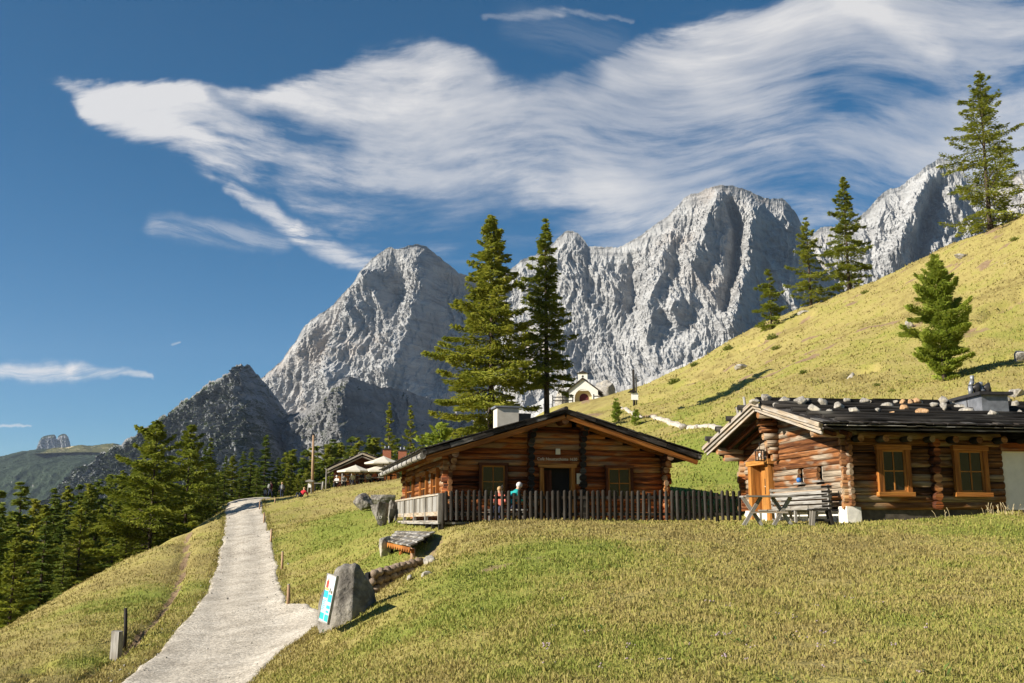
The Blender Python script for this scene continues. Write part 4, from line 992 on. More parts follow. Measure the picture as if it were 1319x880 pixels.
# saplings and low bushes on the hill
def bush_mesh(seed, r0, n=420, tall=.8):
    r = np.random.default_rng(seed); d = r.normal(0, 1, (n, 3)); d /= np.linalg.norm(d, axis=1)[:, None]; d[:, 2] = np.abs(d[:, 2])
    c = d * (r0 * r.random(n) ** .45)[:, None] * np.array((1, 1, tall)); c *= (1 + .35 * fbm(d[:, 0] * 2 + seed, d[:, 1] * 2, d[:, 2] * 2, 2, seed))[:, None]
    a = d + r.normal(0, .5, (n, 3)); a /= np.linalg.norm(a, axis=1)[:, None]; nn = np.cross(a, r.normal(0, 1, (n, 3))); nn /= np.linalg.norm(nn, axis=1)[:, None]
    l = r0 * r.uniform(.22, .42, n)[:, None]; w_ = l * .32
    v = np.stack([c - a * l * .5, c + nn * w_ * .5, c + a * l * .5, c - nn * w_ * .5], 1)
    return v.reshape(-1, 3), np.arange(n * 4).reshape(n, 4)
sp1 = solo(793, 516, 795, 541, None, 'small young larch by the hillside path in front of the chapel knoll', 'larch_sapling', 'young', seed=41, Rm=.62, kind='young', dens=80, z0=.06, gap=.05, spray=(.14, .28), per_m=16)
solo(819, 530, 820, 548, None, 'smallest larch sapling beside the hillside path below the signpost', 'larch_sapling', 'young', seed=42, Rm=.45, kind='young', dens=90, z0=.06, gap=.05, spray=(.12, .24), per_m=16)
BUSH = [(870, 492, 10, 'low green bush beside the dark furrow high on the slope'), (996, 437, 9, 'green bush just below the smallest crest larch'), (1000, 452, 7, 'green bush lower of two below the crest larches'), (1035, 478, 7, 'small bright green bush in the middle of the open slope'), (1115, 377, 6, 'tiny green bush at the foot of the tallest crest larch'), (1308, 310, 7, 'small bush on the steep slope right of the big crest larch'), (895, 470, 7, 'low bush on the crest line left of the flat white rock'), (1150, 505, 6, 'small bush on the slope just above the roof stones'), (1130, 495, 6, 'small bush up the slope left of the young larch'), (938, 452, 8, 'dark green low bush along the crest near the scree')]
for i, (u, v, px, lab) in enumerate(BUSH):
    h = hit(u, v); s = px / 1280 * h[1]
    vv, ff = bush_mesh(60 + i, s)
    o = raw_mesh('bush', vv, ff, [M['bush']], None, False); o.location = (h[0], h[1], gz(h[0], h[1]) - .05)
    tag(o, lab, 'bush', 'bushes on the open hillside')
# ------------------------------------------------------------------ log building kit
class Wall:
    """a wall line in a building's own frame: start point, direction angle; outward is to the right of the direction"""
    def __init__(s, x, y, ang): s.o = np.array((x, y, 0.)); s.a = ang; s.d = np.array((math.cos(ang), math.sin(ang), 0)); s.n = np.array((math.sin(ang), -math.cos(ang), 0))
    def p(s, t, out, z): return s.o + s.d * t + s.n * out + np.array((0, 0, z))
    def box(s, mb, t0, t1, z0, z1, o0, o1, jit=0.):
        mb.box(s.p((t0 + t1) / 2, (o0 + o1) / 2, (z0 + z1) / 2), (abs(t1 - t0), abs(o1 - o0), abs(z1 - z0)), s.a, jit=jit)
def log_wall(mb, W, L, z0, top, holes=(), r=.14, ext=(.28, .28), shift=0., endm=1, bend=.012, flat=.72):
    k = 0
    while True:
        z = z0 + r * (1 + 1.84 * k) + shift; k += 1
        ts = np.linspace(0, L, 121); ok = np.array([top(t) > z + r * .55 for t in ts])
        if not ok.any(): break
        a, b = ts[ok][0], ts[ok][-1]
        spans = [[a - (ext[0] * random.uniform(.8, 1.15) if a < .02 else 0), b + (ext[1] * random.uniform(.75, 1.15) if b > L - .02 else 0)]]
        for h0, h1, hz0, hz1 in holes:
            if hz0 - r * .2 < z < hz1 + r * .2:
                nx = []
                for s0, s1 in spans:
                    if h1 <= s0 or h0 >= s1: nx.append([s0, s1]); continue
                    if h0 > s0: nx.append([s0, h0])
                    if h1 < s1: nx.append([h1, s1])
                spans = nx
        rr = r * random.uniform(.94, 1.05); off = random.uniform(-.015, .015)
        for s0, s1 in spans:
            if s1 - s0 < .05: continue
            n = max(2, int((s1 - s0) / .9) + 1)
            ph = random.uniform(0, 6)
            v0_ = len(mb.v)
            mb.tube([W.p(t, off + bend * math.sin(ph + t), z + bend * math.sin(ph * 2 + t * .8)) for t in np.linspace(s0, s1, n)], [rr * random.uniform(.96, 1.03) for _ in range(n)], 12, wob=.025, capm=endm)
            for q in range(v0_, len(mb.v)):
                p_ = np.array(mb.v[q]); o_ = (p_ - W.o) @ W.n; mb.v[q] = tuple(p_ - W.n * (o_ - off) * (1 - flat))
def window(parent, W, t0, t1, z0, z1, cas='orange', sash='amber', cw_=.13, proud=.17, rows=2, cols=2, label=None, inset=.06):
    m = MB()
    W.box(m, t0, t0 + cw_, z0, z1, -.12, proud, .004); W.box(m, t1 - cw_, t1, z0, z1, -.12, proud, .004)
    W.box(m, t0 - .03, t1 + .03, z1, z1 + cw_, -.12, proud + .02, .004); W.box(m, t0 - .05, t1 + .05, z0 - cw_ * .85, z0, -.12, proud + .05, .004)
    c = m.build('window', M[cas], parent)
    if label: c['label'] = label
    s = MB(); a, b, e, f = t0 + cw_ + .004, t1 - cw_ - .004, z0 + .004, z1 - .004; q = .055; o = proud - inset
    W.box(s, a, a + q, e, f, o - .05, o); W.box(s, b - q, b, e, f, o - .05, o); W.box(s, a + q, b - q, f - q, f, o - .05, o - .002); W.box(s, a + q, b - q, e, e + q, o - .05, o - .002)
    for k in range(1, cols): x = a + (b - a) * k / cols; W.box(s, x - .02, x + .02, e + q, f - q, o - .045, o - .005)
    for k in range(1, rows): z = e + (f - e) * k / rows; W.box(s, a + q, b - q, z - .018, z + .018, o - .046, o - .007)
    s.build('sash', M[sash], c)
    g = MB(); W.box(g, a + q * .5, b - q * .5, e + q * .5, f - q * .5, o - .034, o - .028); g.build('pane', M['glass'], c)
    return c
def shingles(mb, O, A, B, length, run, expo=.42, wid=(.16, .30), thick=.032, lay=.75, base=.05):
    """overlapping boards on the slope O + a*A + b*B"""
    O, A, B = (np.array(q, float) for q in (O, A, B)); A /= np.linalg.norm(A); B /= np.linalg.norm(B); N = np.cross(A, B)
    if N[2] < 0: N = -N
    mb.box(O + A * length / 2 + B * run / 2 - N * base / 2, (length, run, base), np.stack([A, B, np.cross(A, B)], 1))
    b = -.02
    rows = int(run / expo) + 1
    for i in range(rows):
        b = i * expo; a = -random.uniform(0, .08)
        while a < length:
            w_ = random.uniform(*wid); l = min(lay * random.uniform(.93, 1.04), run - b + random.uniform(.0, .06))
            if l < .1: break
            Bt = B + N * -.0 ; tilt = .055; Bt = B * math.cos(tilt) + N * math.sin(tilt) * -1 * 0 + N * .02; Bt /= np.linalg.norm(Bt)
            Nn = np.cross(A, Bt)
            lift = .03 + thick * random.uniform(.5, 1.5)
            mb.box(O + A * (a + w_ / 2) + Bt * (b + l / 2) + N * lift, (w_ - .006, l, thick * random.uniform(.7, 1.2)), np.stack([A, Bt, Nn], 1))
            a += w_

# ------------------------------------------------------------------ the big gabled hut in the middle
H1 = thing('log_hut', 'big dark brown log hut with open doorway behind the picket fence', 'hut', (-2.3, 37, -.12), R(13))
WF = Wall(0, 0, 0); LH = 12.8; WL = Wall(0, LH, -math.pi / 2)
XR, ZR, SL = 4.2, 4.30, .312   # ridge x, roof top there, slope
rooftop = lambda x: ZR - SL * abs(x - XR)
under = lambda x: rooftop(x) - .30
WIDE = 8.4
fh = [(1.08, 2.16, .98, 2.18), (3.5, 4.68, -.2, 2.12), (6.0, 7.1, .98, 2.14)]
m = MB(); log_wall(m, WF, WIDE, -.15, under, fh, .115); m.build('front_wall', [M['log_dark'], M['log_end']], H1)
lt = lambda t: LH - t
lh = [(lt(3.5), lt(2.0), .95, 2.05), (lt(6.9), lt(4.9), .95, 2.05), (lt(11.9), lt(9.2), .95, 2.05)]
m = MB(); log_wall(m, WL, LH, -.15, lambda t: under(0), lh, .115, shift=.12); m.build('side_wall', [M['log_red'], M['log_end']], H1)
m = MB(); log_wall(m, Wall(WIDE, 0, math.pi / 2), LH, -.15, lambda t: under(WIDE), (), .115, shift=.12); log_wall(m, Wall(WIDE, LH, math.pi), WIDE, -.15, under, (), .115); m.build('rear_wall', [M['log_dark'], M['log_end']], H1)
m = MB(); m.box((4.2, LH / 2, 1.1), (8.1, LH - .3, 2.5)); m.build('dark_core', M['black'], H1)  # black block stands in for the unlit rooms inside
window(H1, WF, 1.08, 2.16, .98, 2.18, 'redwood', 'amber', .10); window(H1, WF, 6.0, 7.1, .98, 2.14, 'redwood', 'amber', .10)
for t0, t1 in ((2.0, 3.5), (4.9, 6.9), (9.2, 11.9)):
    window(H1, WL, lt(t1), lt(t0), .95, 2.05, 'orange', 'orange', .14, .2, 2, 3)
# doorway
m = MB(); WF.box(m, 3.40, 3.56, -.1, 2.12, -.1, .17, .004); WF.box(m, 4.62, 4.78, -.1, 2.12, -.1, .17, .004); WF.box(m, 3.34, 4.84, 2.12, 2.27, -.1, .19, .004)
d = m.build('door_frame', M['amber'], H1)
m = MB(); WF.box(m, 3.57, 4.61, -.1, 2.11, -.30, -.12); m.build('dark_opening', M['black'], d)  # black slab paints the darkness behind the open door
m = MB(); m.beam(WF.p(3.58, -.10, 1.0), WF.p(3.86, .09, 1.0), .04, 2.05); m.build('door', M['redwood'], d)
# cross-wall log ends and brackets on the gable
for t in (3.05, 5.08):
    m = MB(); z = .0
    while z < under(t) - .42:
        r = .135 * random.uniform(.9, 1.06); m.tube([WF.p(t + random.uniform(-.02, .02), 0, z), WF.p(t + random.uniform(-.02, .02), .26 + random.uniform(-.03, .05), z)], r, 10, wob=.05, capm=1); z += .25
    for k in range(3): m.tube([WF.p(t, 0, under(t) - .52 + .2 * k), WF.p(t, .42 + .17 * k, under(t) - .52 + .2 * k)], .12, 10, capm=1)
    m.build('cross_wall_log_ends', [M['redwood'], M['darkwood']], H1)
for x in (.05, XR, WIDE - .05):
    m = MB(); m.tube([(x, .3, under(x) - .16), (x, -.92, under(x) - .16)], .14, 10, capm=1)
    if x != XR:
        for k in range(2): m.tube([(x, .3, under(x) - .40 - .23 * k), (x, -.62 + .2 * k, under(x) - .40 - .23 * k)], .12, 10, capm=1)
    m.build('purlin_end', [M['redwood'], M['log_end']], H1)
# roof
Y0, Y1 = -1.0, LH + 1.3; EL, ER = -1.12, WIDE + 1.12
for sgn, nm in ((-1, 'roof'), (1, 'roof')):
    m = MB(); ex = EL if sgn < 0 else ER
    B = np.array((ex - XR, 0, rooftop(ex) - ZR)); run = np.linalg.norm(B)
    O = (XR, Y0, ZR - .10) if True else None
    shingles(m, O, (0, 1, 0), B, Y1 - Y0, run + .05)
    # thick stepped verge of stacked boards along the gable edge
    Bn = B / run; N = np.array((-Bn[2] * (1 if sgn > 0 else -1), 0, abs(Bn[0]))); N = np.array((abs(Bn[2]) * sgn, 0, abs(Bn[0])))
    for k in range(int(run / .42) + 1):
        b0 = k * .42; l = min(.8, run - b0 + .05)
        if l < .15: continue
        c = np.array((XR, Y0 + .1, ZR - .02)) + Bn * (b0 + l / 2) - N * random.uniform(.05, .10)
        m.box(c, (l, .26 + random.uniform(-.03, .03), .16), np.stack([Bn, (0, 1, 0), np.cross(Bn, (0, 1, 0))], 1), jit=.012)
    m.build(nm, M['shingle'], H1)
    bb = MB(); bb.beam(np.array((XR + sgn * .03, Y0 + .06, ZR - .33)), np.array((ex - sgn * .1, Y0 + .06, rooftop(ex) - .30)), .07, .17)
    bb.beam(np.array((XR + sgn * .6, Y0 + .62, ZR - .36 - .6 * SL)), np.array((ex - sgn * .9, Y0 + .62, rooftop(ex - sgn * .9) - .36)), .10, .15)
    bb.build('barge_board', M['orange'], H1)
m = MB(); m.tube([(XR, Y0 - .04, ZR - .02), (XR, Y1, ZR - .02)], .085, 8); m.build('ridge_log', M['shingle'], H1)
m = MB()
for y in np.arange(-.5, LH + 1, .85): m.beam((EL + .05, y, rooftop(EL + .05) - .27), (.3, y, rooftop(.3) - .27), .12, .12)
m.build('rafter', M['orange'], H1)
# log gutter along the left eave, tied on with dark straps
gx, gzz = EL - .03, rooftop(EL) - .20
m = MB(); m.tube([(gx, y, gzz + random.uniform(-.01, .01)) for y in np.linspace(Y0 - .02, Y1 + .4, 16)], .115, 12, wob=.03); g_ = m.build('log_gutter', M['greywood'], H1)
m = MB()
for y in np.linspace(Y0 + .75, Y1 - .3, 10): m.tube([(gx, y - .05, gzz), (gx, y + .05, gzz)], .135, 12)
m.build('strap', M['iron'], g_)
m = MB(); m.beam((EL + .02, Y0, rooftop(EL) + .02), (EL + .02, Y1, rooftop(EL) + .02), .10, .05); m.beam((EL + .28, Y0, rooftop(EL + .28) + .06), (EL + .28, Y1, rooftop(EL + .28) + .06), .10, .06); m.build('eave_board', M['greywood'], H1)
m = MB(); m.box((3.25, 5, 4.25), (.94, .8, 1.26)); ch = m.build('chimney', plain('beige_plaster', (.56, .52, .44), .8, .12, 3., bs=.1), H1)
m = MB(); m.box((3.25, 5, 4.94), (1.14, .94, .07)); m.build('chimney_cap', M['metal'], ch)
m = MB(); m.box((4.05, 5.3, 4.50), (.62, .5, .45)); m.build('vent_hood', M['darkmetal'], H1)
# notices and lettering beside the door
m = MB(); WF.box(m, 4.84, 5.02 - .01, 1.52, 1.92, .145, .165); m.build('notice', M['paper'], H1)
m = MB(); WF.box(m, 4.02, 4.20, 2.62, 2.84, .150, .17); m.build('small_plaque', M['paper'], H1)
def text(name, body, size, loc, rot, mat, parent=None, ext=.006):
    cu = bpy.data.curves.new(name, 'FONT'); cu.body = body; cu.size = size; cu.extrude = ext; cu.align_x = 'CENTER'; cu.align_y = 'CENTER'
    o = bpy.data.objects.new(name, cu); C.objects.link(o)
    me = o.to_mesh(); me = bpy.data.meshes.new_from_object(o); bpy.data.objects.remove(o)
    me.materials.clear(); me.materials.append(M[mat]); o = bpy.data.objects.new(name, me); C.objects.link(o)
    o.location = tuple(loc); o.rotation_euler = rot
    return adopt(o, parent)
text('door_lettering', 'Café Neustatthütte 1630', .155, WF.p(4.08, .17, 2.44), (math.pi / 2, 0, 0), 'paper', H1)

# ------------------------------------------------------------------ the stone-weighted hut on the right
H2 = thing('stone_roofed_hut', 'log hut with stones on its roof and a white wall at its right', 'hut', (10.4, 31, -.05), R(9))
DY = 8.2; LX = 13.0
W2 = Wall(0, 0, 0); WG = Wall(0, DY, -math.pi / 2)     # long front, gable facing left (runs from the back corner forward)
YR, Z2, S2 = DY / 2, 4.18, .243
top2 = lambda y: Z2 - S2 * abs(y - YR)
un2 = lambda y: top2(y) - .26
wf2 = [(.92, 2.02, .95, 2.25), (3.5, 4.66, .95, 2.25)]
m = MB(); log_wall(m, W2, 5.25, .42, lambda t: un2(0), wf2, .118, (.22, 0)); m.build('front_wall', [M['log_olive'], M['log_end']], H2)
gd = DY - 5.35, DY - 7.45      # doorway along the gable wall (from the back)
gt = lambda y: DY - y
g2 = [(gt(7.30), gt(5.45), -.3, 2.12), (gt(3.42), gt(2.98), 1.35, 1.82), (gt(1.98), gt(1.55), 1.38, 1.85)]
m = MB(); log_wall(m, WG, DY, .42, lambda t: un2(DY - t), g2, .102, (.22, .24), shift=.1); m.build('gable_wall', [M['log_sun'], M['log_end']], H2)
m = MB(); log_wall(m, Wall(LX, DY, math.pi), LX, .42, lambda t: un2(0), (), .118, (.1, .3)); m.build('rear_wall', [M['log_dark'], M['log_end']], H2)
m = MB(); W2.box(m, 5.28, LX, .42, 2.26, -.2, -.02); m.build('white_wall', M['plaster'], H2)
m = MB(); W2.box(m, 5.2, LX, 2.26, 2.52, -.18, .10); m.build('lintel_beam', M['log_dark'], H2)
m = MB(); m.box((LX / 2, DY / 2, 1.5), (LX - .3, DY - .3, 2.3)); m.build('dark_core', M['black'], H2)  # black block in place of the dark interior, keeps openings dark
m = MB(); W2.box(m, .05, LX, -.35, .42, -.3, -.03); m.build('plinth', M['plinth'], H2)
m = MB(); WG.box(m, -.05, DY + .02, -.4, .38, -.3, .10, .02); WG.box(m, DY - .42, DY + .12, -.4, .50, -.3, .16, .02); WG.box(m, gt(7.9), gt(7.45), -.4, .46, -.2, .18, .02); m.build('whitewashed_base', M['whitewash'], H2)
window(H2, W2, .92, 2.02, .95, 2.25, 'orange', 'amber', .16, .2, label='left window with dark lower panes')
window(H2, W2, 3.5, 4.66, .95, 2.25, 'orange', 'amber', .16, .2, label='right window mirroring the grass')
m = MB(); z = .55
while z < 2.6:
    m.tube([W2.p(2.84 + random.uniform(-.02, .02), 0, z), W2.p(2.84 + random.uniform(-.02, .02), .30 + random.uniform(-.04, .05), z)], .15 * random.uniform(.88, 1.05), 10, wob=.05, capm=1); z += .275
m.build('cross_wall_log_ends', [M['redwood'], M['log_dark']], H2)
m = MB()
for k in range(11): m.tube([W2.p(.25 + k * .80, -.3, 2.58), W2.p(.25 + k * .80, .46 + random.uniform(-.08, .1), 2.58)], .105 * random.uniform(.85, 1.1), 10, wob=.04, capm=1)
m.build('rafter_log', [M['darkwood'], M['log_end']], H2)
# gable door with its frame, slanting board and lantern
m = MB(); a, b = gt(7.30), gt(5.45)
WG.box(m, a - .02, a + .26, -.1, 2.12, -.2, .26, .006); WG.box(m, b - .26, b + .02, -.1, 2.12, -.2, .26, .006); WG.box(m, a - .12, b + .10, 2.12, 2.30, -.2, .30, .006)
df_ = m.build('door_frame', M['amber'], H2)
m = MB(); WG.box(m, a + .26, b - .26, -.1, 2.12, -.22, -.14); WG.box(m, a + .50, b - .27, -.05, 2.1, -.13, -.06)
for k in range(4): WG.box(m, a + .52 + k * .2, a + .69 + k * .2, 0, .95, -.058, -.045)
dl = m.build('door', M['amber'], df_)
m = MB(); WG.box(m, a + .82, b - .33, 1.05, 1.62, -.055, -.04); m.build('door_pane', M['glass'], dl)
m = MB(); WG.box(m, a + .94, a + .97, 1.05, 1.62, -.04, -.02); WG.box(m, a + .82, b - .33, 1.32, 1.35, -.039, -.021); m.build('pane_bar', M['palewood'], dl)
m = MB(); m.prism([(0, 0), (1.95, 0), (1.95, .62), (1.55, .56)], .08, Matrix.Translation(Vector(WG.p(a - .1, .30, 2.31))) @ Matrix.Rotation(WG.a, 4, 'Z')); m.build('slanting_board', M['log_sun'], df_)
m = MB(); lc = WG.p(b - .05, .52, 2.42)
for sx in (-1, 1):
    for sy in (-1, 1): m.box(lc + np.array((sx * .11, sy * .11, 0)), (.03, .03, .36))
m.box(lc + np.array((0, 0, .19)), (.28, .28, .04)); m.box(lc - np.array((0, 0, .19)), (.26, .26, .03)); m.tube([lc + np.array((0, 0, .2)), lc + np.array((0, 0, .5))], .012, 5)
ln = m.build('lantern', M['iron'], H2)
m = MB(); m.ball(lc, .08, 8, 6); m.build('lantern_glass', M['white'], ln)
for (t0, t1, z0, z1) in g2[1:]:
    m = MB(); WG.box(m, t0 - .0, t1, z0, z1, -.16, -.12); o = m.build('window', M['black'], H2)
    m = MB(); WG.box(m, (t0 + t1) / 2 + .04, (t0 + t1) / 2 + .09, z0 + .03, z1 - .02, -.05, .0); m.build('window_bar', M['palewood'], o)
    m = MB(); WG.box(m, t0 - .1, t1 + .06, z0 - .06, z0, -.1, .19, .004); m.build('window_sill', M['greywood'], o)
# corbelled log ends over the door and upper gable logs
m = MB()
for k in range(6): m.tube([WG.p(gt(4.95), 0, 2.32 + .25 * k), WG.p(gt(4.95), .30 + .10 * k, 2.32 + .25 * k)], .13, 10, wob=.05, capm=1)
m.build('corbel', [M['log_sun'], M['log_end']], H2)
for y in (-.02, YR, DY + .02):
    m = MB(); m.tube([(.3, y, un2(y) - .16), (-1.12, y, un2(y) - .16)], .14, 10, wob=.03, capm=1)
    if y > DY: m.tube([(.3, y, un2(y) - .42), (-.85, y, un2(y) - .42)], .14, 10, capm=1)
    m.build('purlin_end', [M['log_sun'], M['log_end']], H2)
m = MB()
for x in (-.72, -.22):
    m.beam((x, YR + .1, un2(YR) - .09), (x, DY + .7, un2(DY + .7) - .09), .13, .13); m.beam((x, YR - .1, un2(YR) - .09), (x, -.7, un2(-.7) - .09), .13, .13)
m.build('rafter', M['redwood'], H2)
# roof: boards, weighting poles
X0, X1, EF, EB = -1.25, LX + .8, -.98, DY + .98
for ey in (EF, EB):
    m = MB(); B = np.array((0, ey - YR, top2(ey) - Z2)); run = np.linalg.norm(B)
    shingles(m, (X0, YR, Z2 - .10), (1, 0, 0), B, X1 - X0, run + .1, .5, (.18, .34), .036, .9)
    m.build('roof', M['shingle'], H2)
    bb = MB(); sg = 1 if ey > YR else -1
    bb.beam((X0 - .02, YR + sg * .02, Z2 - .10), (X0 - .02, ey, top2(ey) - .10), .06, .20); bb.beam((X0 - .10, YR + sg * .02, Z2 - .03), (X0 - .10, ey + sg * .03, top2(ey) - .03), .05, .13)
    bb.beam((X0 + .04, YR + sg * .05, Z2 - .26), (X0 + .04, ey - sg * .1, top2(ey) - .26), .05, .10)
    bb.build('barge_board', M['palewood'], H2)
m = MB()
for i in range(46):
    x = X0 + .1 + i * (X1 - X0 - .2) / 46; m.box((x + .14, EF - .02 + random.uniform(-.05, .03), top2(EF) - .045 + random.uniform(-.01, .012)), (.30, .22, .022), Matrix.Rotation(random.uniform(-.05, .05), 3, 'Z'))
m.build('eave_shingle_edge', M['greywood'], H2)
POLES = [(.22, .55), (.82, .45), (1.55, .30), (2.4, .15), (3.3, 0.), (4.15, -.15)]
NF = np.array((0, -S2, 1.)) / math.hypot(1, S2)
for y, x0 in POLES:
    y = EF + y; m = MB(); n = 14
    m.tube([(X0 + x0 + (X1 - X0 - x0) * k / (n - 1), y + .03 * math.sin(k * 1.3 + y * 3), top2(y) + .10 + .012 * math.sin(k * 2 + y)) for k in range(n)], [.095 - .02 * k / n for k in range(n)], 9, wob=.05)
    m.build('weighting_pole', M['darkwood'], H2)
m = MB(); m.beam((X0 + .1, YR + .05, Z2 + .12), (X1, YR + .05, Z2 + .14), .16, .16); m.beam((3.6, YR + .55, Z2 + .22), (X1, YR + .55, Z2 + .22), .15, .16); m.build('ridge_log', M['darkwood'], H2)
for k in range(4):   # pole stubs showing past the far verge
    y = YR + .8 + k * 1.15; m = MB(); m.tube([(X0 - .28, y, top2(y) + .10), (X0 + 2.4, y, top2(y) + .10)], .10, 9, wob=.05); m.build('weighting_pole', M['darkwood'], H2)
m = MB()
for dx, dz in ((.0, .55), (.16, .42), (.3, .95)): m.tube([(X0 + .25 + dx, YR + 2.0, top2(YR + 2.0) + .0), (X0 + .18 + dx, YR + 2.05, top2(YR + 2) + dz)], .05, 7)
m.build('snow_fork', M['greywood'], H2)
# sheet-metal chimney
cx, cy = 6.45, 2.55; cz = top2(cy) - .22
CR = R(-6); crm = Matrix.Rotation(CR, 3, 'Z'); m = MB(); m.box((cx, cy, cz + .22), (.92, 1.85, 1.0), CR); ch = m.build('chimney', M['metal'], H2)
m = MB(); m.box((cx, cy, cz + .76), (1.18, 2.12, .10), crm); m.build('chimney_cap', M['darkmetal'], ch)
m = MB(); m.box(np.array((cx, cy, cz + .22)) + np.array(crm @ Vector((-.465, .05, 0))), (.02, .035, 1.0), CR); m.build('chimney_seam', M['darkmetal'], ch)
for dx, kind in ((-.28, 0), (.12, 1)):
    m = MB(); b = np.array((cx + dx, cy + .1, cz + .8)); m.tube([b, b + (0, 0, .34)], .085, 10)
    if kind: m.tube([b + (0, 0, .16), b + (0, 0, .22)], .14, 12); m.tube([b + (0, 0, .30), b + (0, 0, .50)], .075, 10)
    else: m.tube([b + (0, 0, .34), b + (.09, 0, .52)], .08, 10); m.tube([b + (.09, 0, .52), b + (.09, 0, .72)], .07, 10)
    fl = m.build('flue', M['metal'], ch)
    m = MB(); m.tube([b + (.02, 0, .26), b + (.22, 0, .36), b + (.26, 0, .10)], [.05, .16, .13], 10); m.build('cowl', M['darkmetal'], fl)
H2M = Matrix.Translation((10.4, 31, -.05)) @ Matrix.Rotation(R(9), 4, 'Z')
def h2w(x, y, z): return np.array(H2M @ Vector((x, y, z)))
def local2(u, v, yl):
    """point of the hut's front roof slope seen at pixel (u, v)"""
    best = None
    for y in np.linspace(EF, YR, 90):
        for q in (0,):
            # solve x so that the pixel column matches at this slope line
            z = top2(y)
            a = h2w(0, y, z); b = h2w(1, y, z); k = (u - CX) / FPX
            # x = a0 + t*dx ; y = a1 + t*dy ; x = k' * depth
            kk = k / 1.0
            # perspective with pitch: depth along view axis
            def px(t):
                p = a + (b - a) * t; f = p[1] * math.cos(TH) + p[2] * math.sin(TH); up = -p[1] * math.sin(TH) + p[2] * math.cos(TH)
                return CX + FPX * p[0] / f, CY - FPX * up / f
            t0, t1 = -3., 16.
            for _ in range(40):
                tm = (t0 + t1) / 2
                if px(tm)[0] < u: t0 = tm
                else: t1 = tm
            e = abs(px(t0)[1] - v)
            if best is None or e < best[0]: best = (e, t0, y, z)
    return best[1:]
STONES = [  # pixel centre, size (px), where it sits
    (972, 519, 16, 9, 'flat pale stone over the gable tip'), (987, 514, 18, 14, 'round grey stone beside the gable tip'), (1010, 518, 20, 11, 'wedge-shaped brown stone third from the gable tip'), (1032, 519, 22, 13, 'slanting pale slab of stone leaning on a roof pole'), (1060, 520, 14, 12, 'brownish stone between two slanting slabs'), (1050, 529, 20, 12, 'pale slab stone on the lower pole left of the rounded pair'),
    (1081, 525, 17, 11, 'rounded pale stone left of a lower rounded one'), (1101, 531, 19, 10, 'lumpy pale stone on the lowest pole'), (1115, 519, 19, 10, 'broad white-grey stone on the second pole'), (1142, 524, 20, 8, 'long flat pale stone right of the broad white one'), (1163, 521, 13, 10, 'square pale stone above the rusty one'), (1164, 529, 16, 11, 'rust-orange stone among the pale ones'), (1180, 518, 16, 9, 'dark brown stone right of the rusty one'), (1188, 532, 20, 9, 'flat light stone below the rusty one to its right'), (1203, 524, 16, 8, 'pale stone wedged left of the upright slab'), (1217, 526, 11, 13, 'upright pointed stone slab'), (1215, 514, 16, 12, 'round stone up on the ridge beam'), (1238, 526, 18, 7, 'flat stone in front of the sheet-metal chimney'), (1246, 531, 24, 9, 'long lumpy stone below the sheet-metal chimney'), (1266, 529, 18, 8, 'small stone at the corner of the sheet-metal chimney'), (1279, 535, 17, 11, 'squared pale stone just right below the chimney'), (1308, 522, 12, 11, 'round stone right of the sheet-metal chimney'), (1121, 512, 6, 6, 'tiny stone on the ridge beam'), (1153, 513, 12, 5, 'small flat stone on the ridge beam left of the round one'), (1187, 512, 6, 6, 'little knob of stone on the ridge beam above the dark brown one'), (1068, 532, 12, 6, 'small flat chip of stone in the lowest row'), (1000, 524, 10, 6, 'small grey stone below the round one beside the gable tip'), (1040, 514, 9, 6, 'small dark stone high between two slanting slabs'), (1091, 515, 12, 8, 'grey stone high above the lumpy pale stone'), (1131, 531, 11, 7, 'little brown stone low below the long flat pale one'), (1150, 534, 9, 5, 'thin chip on the lowest pole left of the rusty stone'), (1172, 512, 10, 7, 'knobby stone on the ridge beam above the rusty one'), (1209, 533, 10, 6, 'small pale chip on the lowest pole below the upright slab'), (1228, 518, 12, 9, 'grey stone tight against the left side of the chimney'), (1296, 531, 14, 9, 'pale stone low near the right picture edge'), (1313, 533, 11, 7, 'small stone on the lowest pole at the picture edge')]
for i, (u, v, w_, h_, lab) in enumerate(STONES):
    x, y, z = local2(u, v + h_ * .42, 0); p = h2w(x, y, z); s = p[1] / FPX
    o = rock_mesh('roof_stone', (w_ * s * .88, max(.2, w_ * s * .66), h_ * s * 1.05), 200 + i, M['stone_rust' if 'rust' in lab else 'stone'], None, 3, .42, 14)
    p = h2w(x, y, z + h_ * s * .42 + .05); o.location = tuple(p); o.rotation_euler = (random.uniform(-.15, .15), random.uniform(-.2, .2), random.uniform(-.5, .5))
    tag(o, lab, 'stone', 'stones weighing down the hut roof')
# things by the gable
def loc_g(y, out, z): return h2w(-out, y, z)
t = thing('slatted_bench', 'silver-grey slatted bench with high back against the hut gable', 'bench', loc_g(2.6, .55, -.03), R(9))
m = MB()
for k in range(5): m.box((.10 - .012 * k, 0, .55 + .15 * k), (.035, 4.4, .10))
m.build('backrest', M['greywood'], t)
m = MB()
for k in range(3): m.box((-.36 + .15 * k, 0, .47), (.13, 4.4, .045))
m.build('seat', M['greywood'], t)
for y in (-2.15, -.7, .7, 2.15):
    m = MB(); m.beam((.13, y, 0), (.09, y, 1.22 if abs(y) > 2 else .6), .07, .08, (0, 1, 0)); m.beam((-.36, y, 0), (-.36, y, .45), .07, .08, (0, 1, 0)); m.box((-.12, y, .41), (.5, .06, .07)); m.build('leg', M['greywood'], t)
m = MB(); 
for k in range(5): m.box((-.02, -2.26, .55 + .15 * k), (.34, .04, .07))
m.build('side_slats', M['darkwood'], t)
TB = P(990, 676, 31.0)
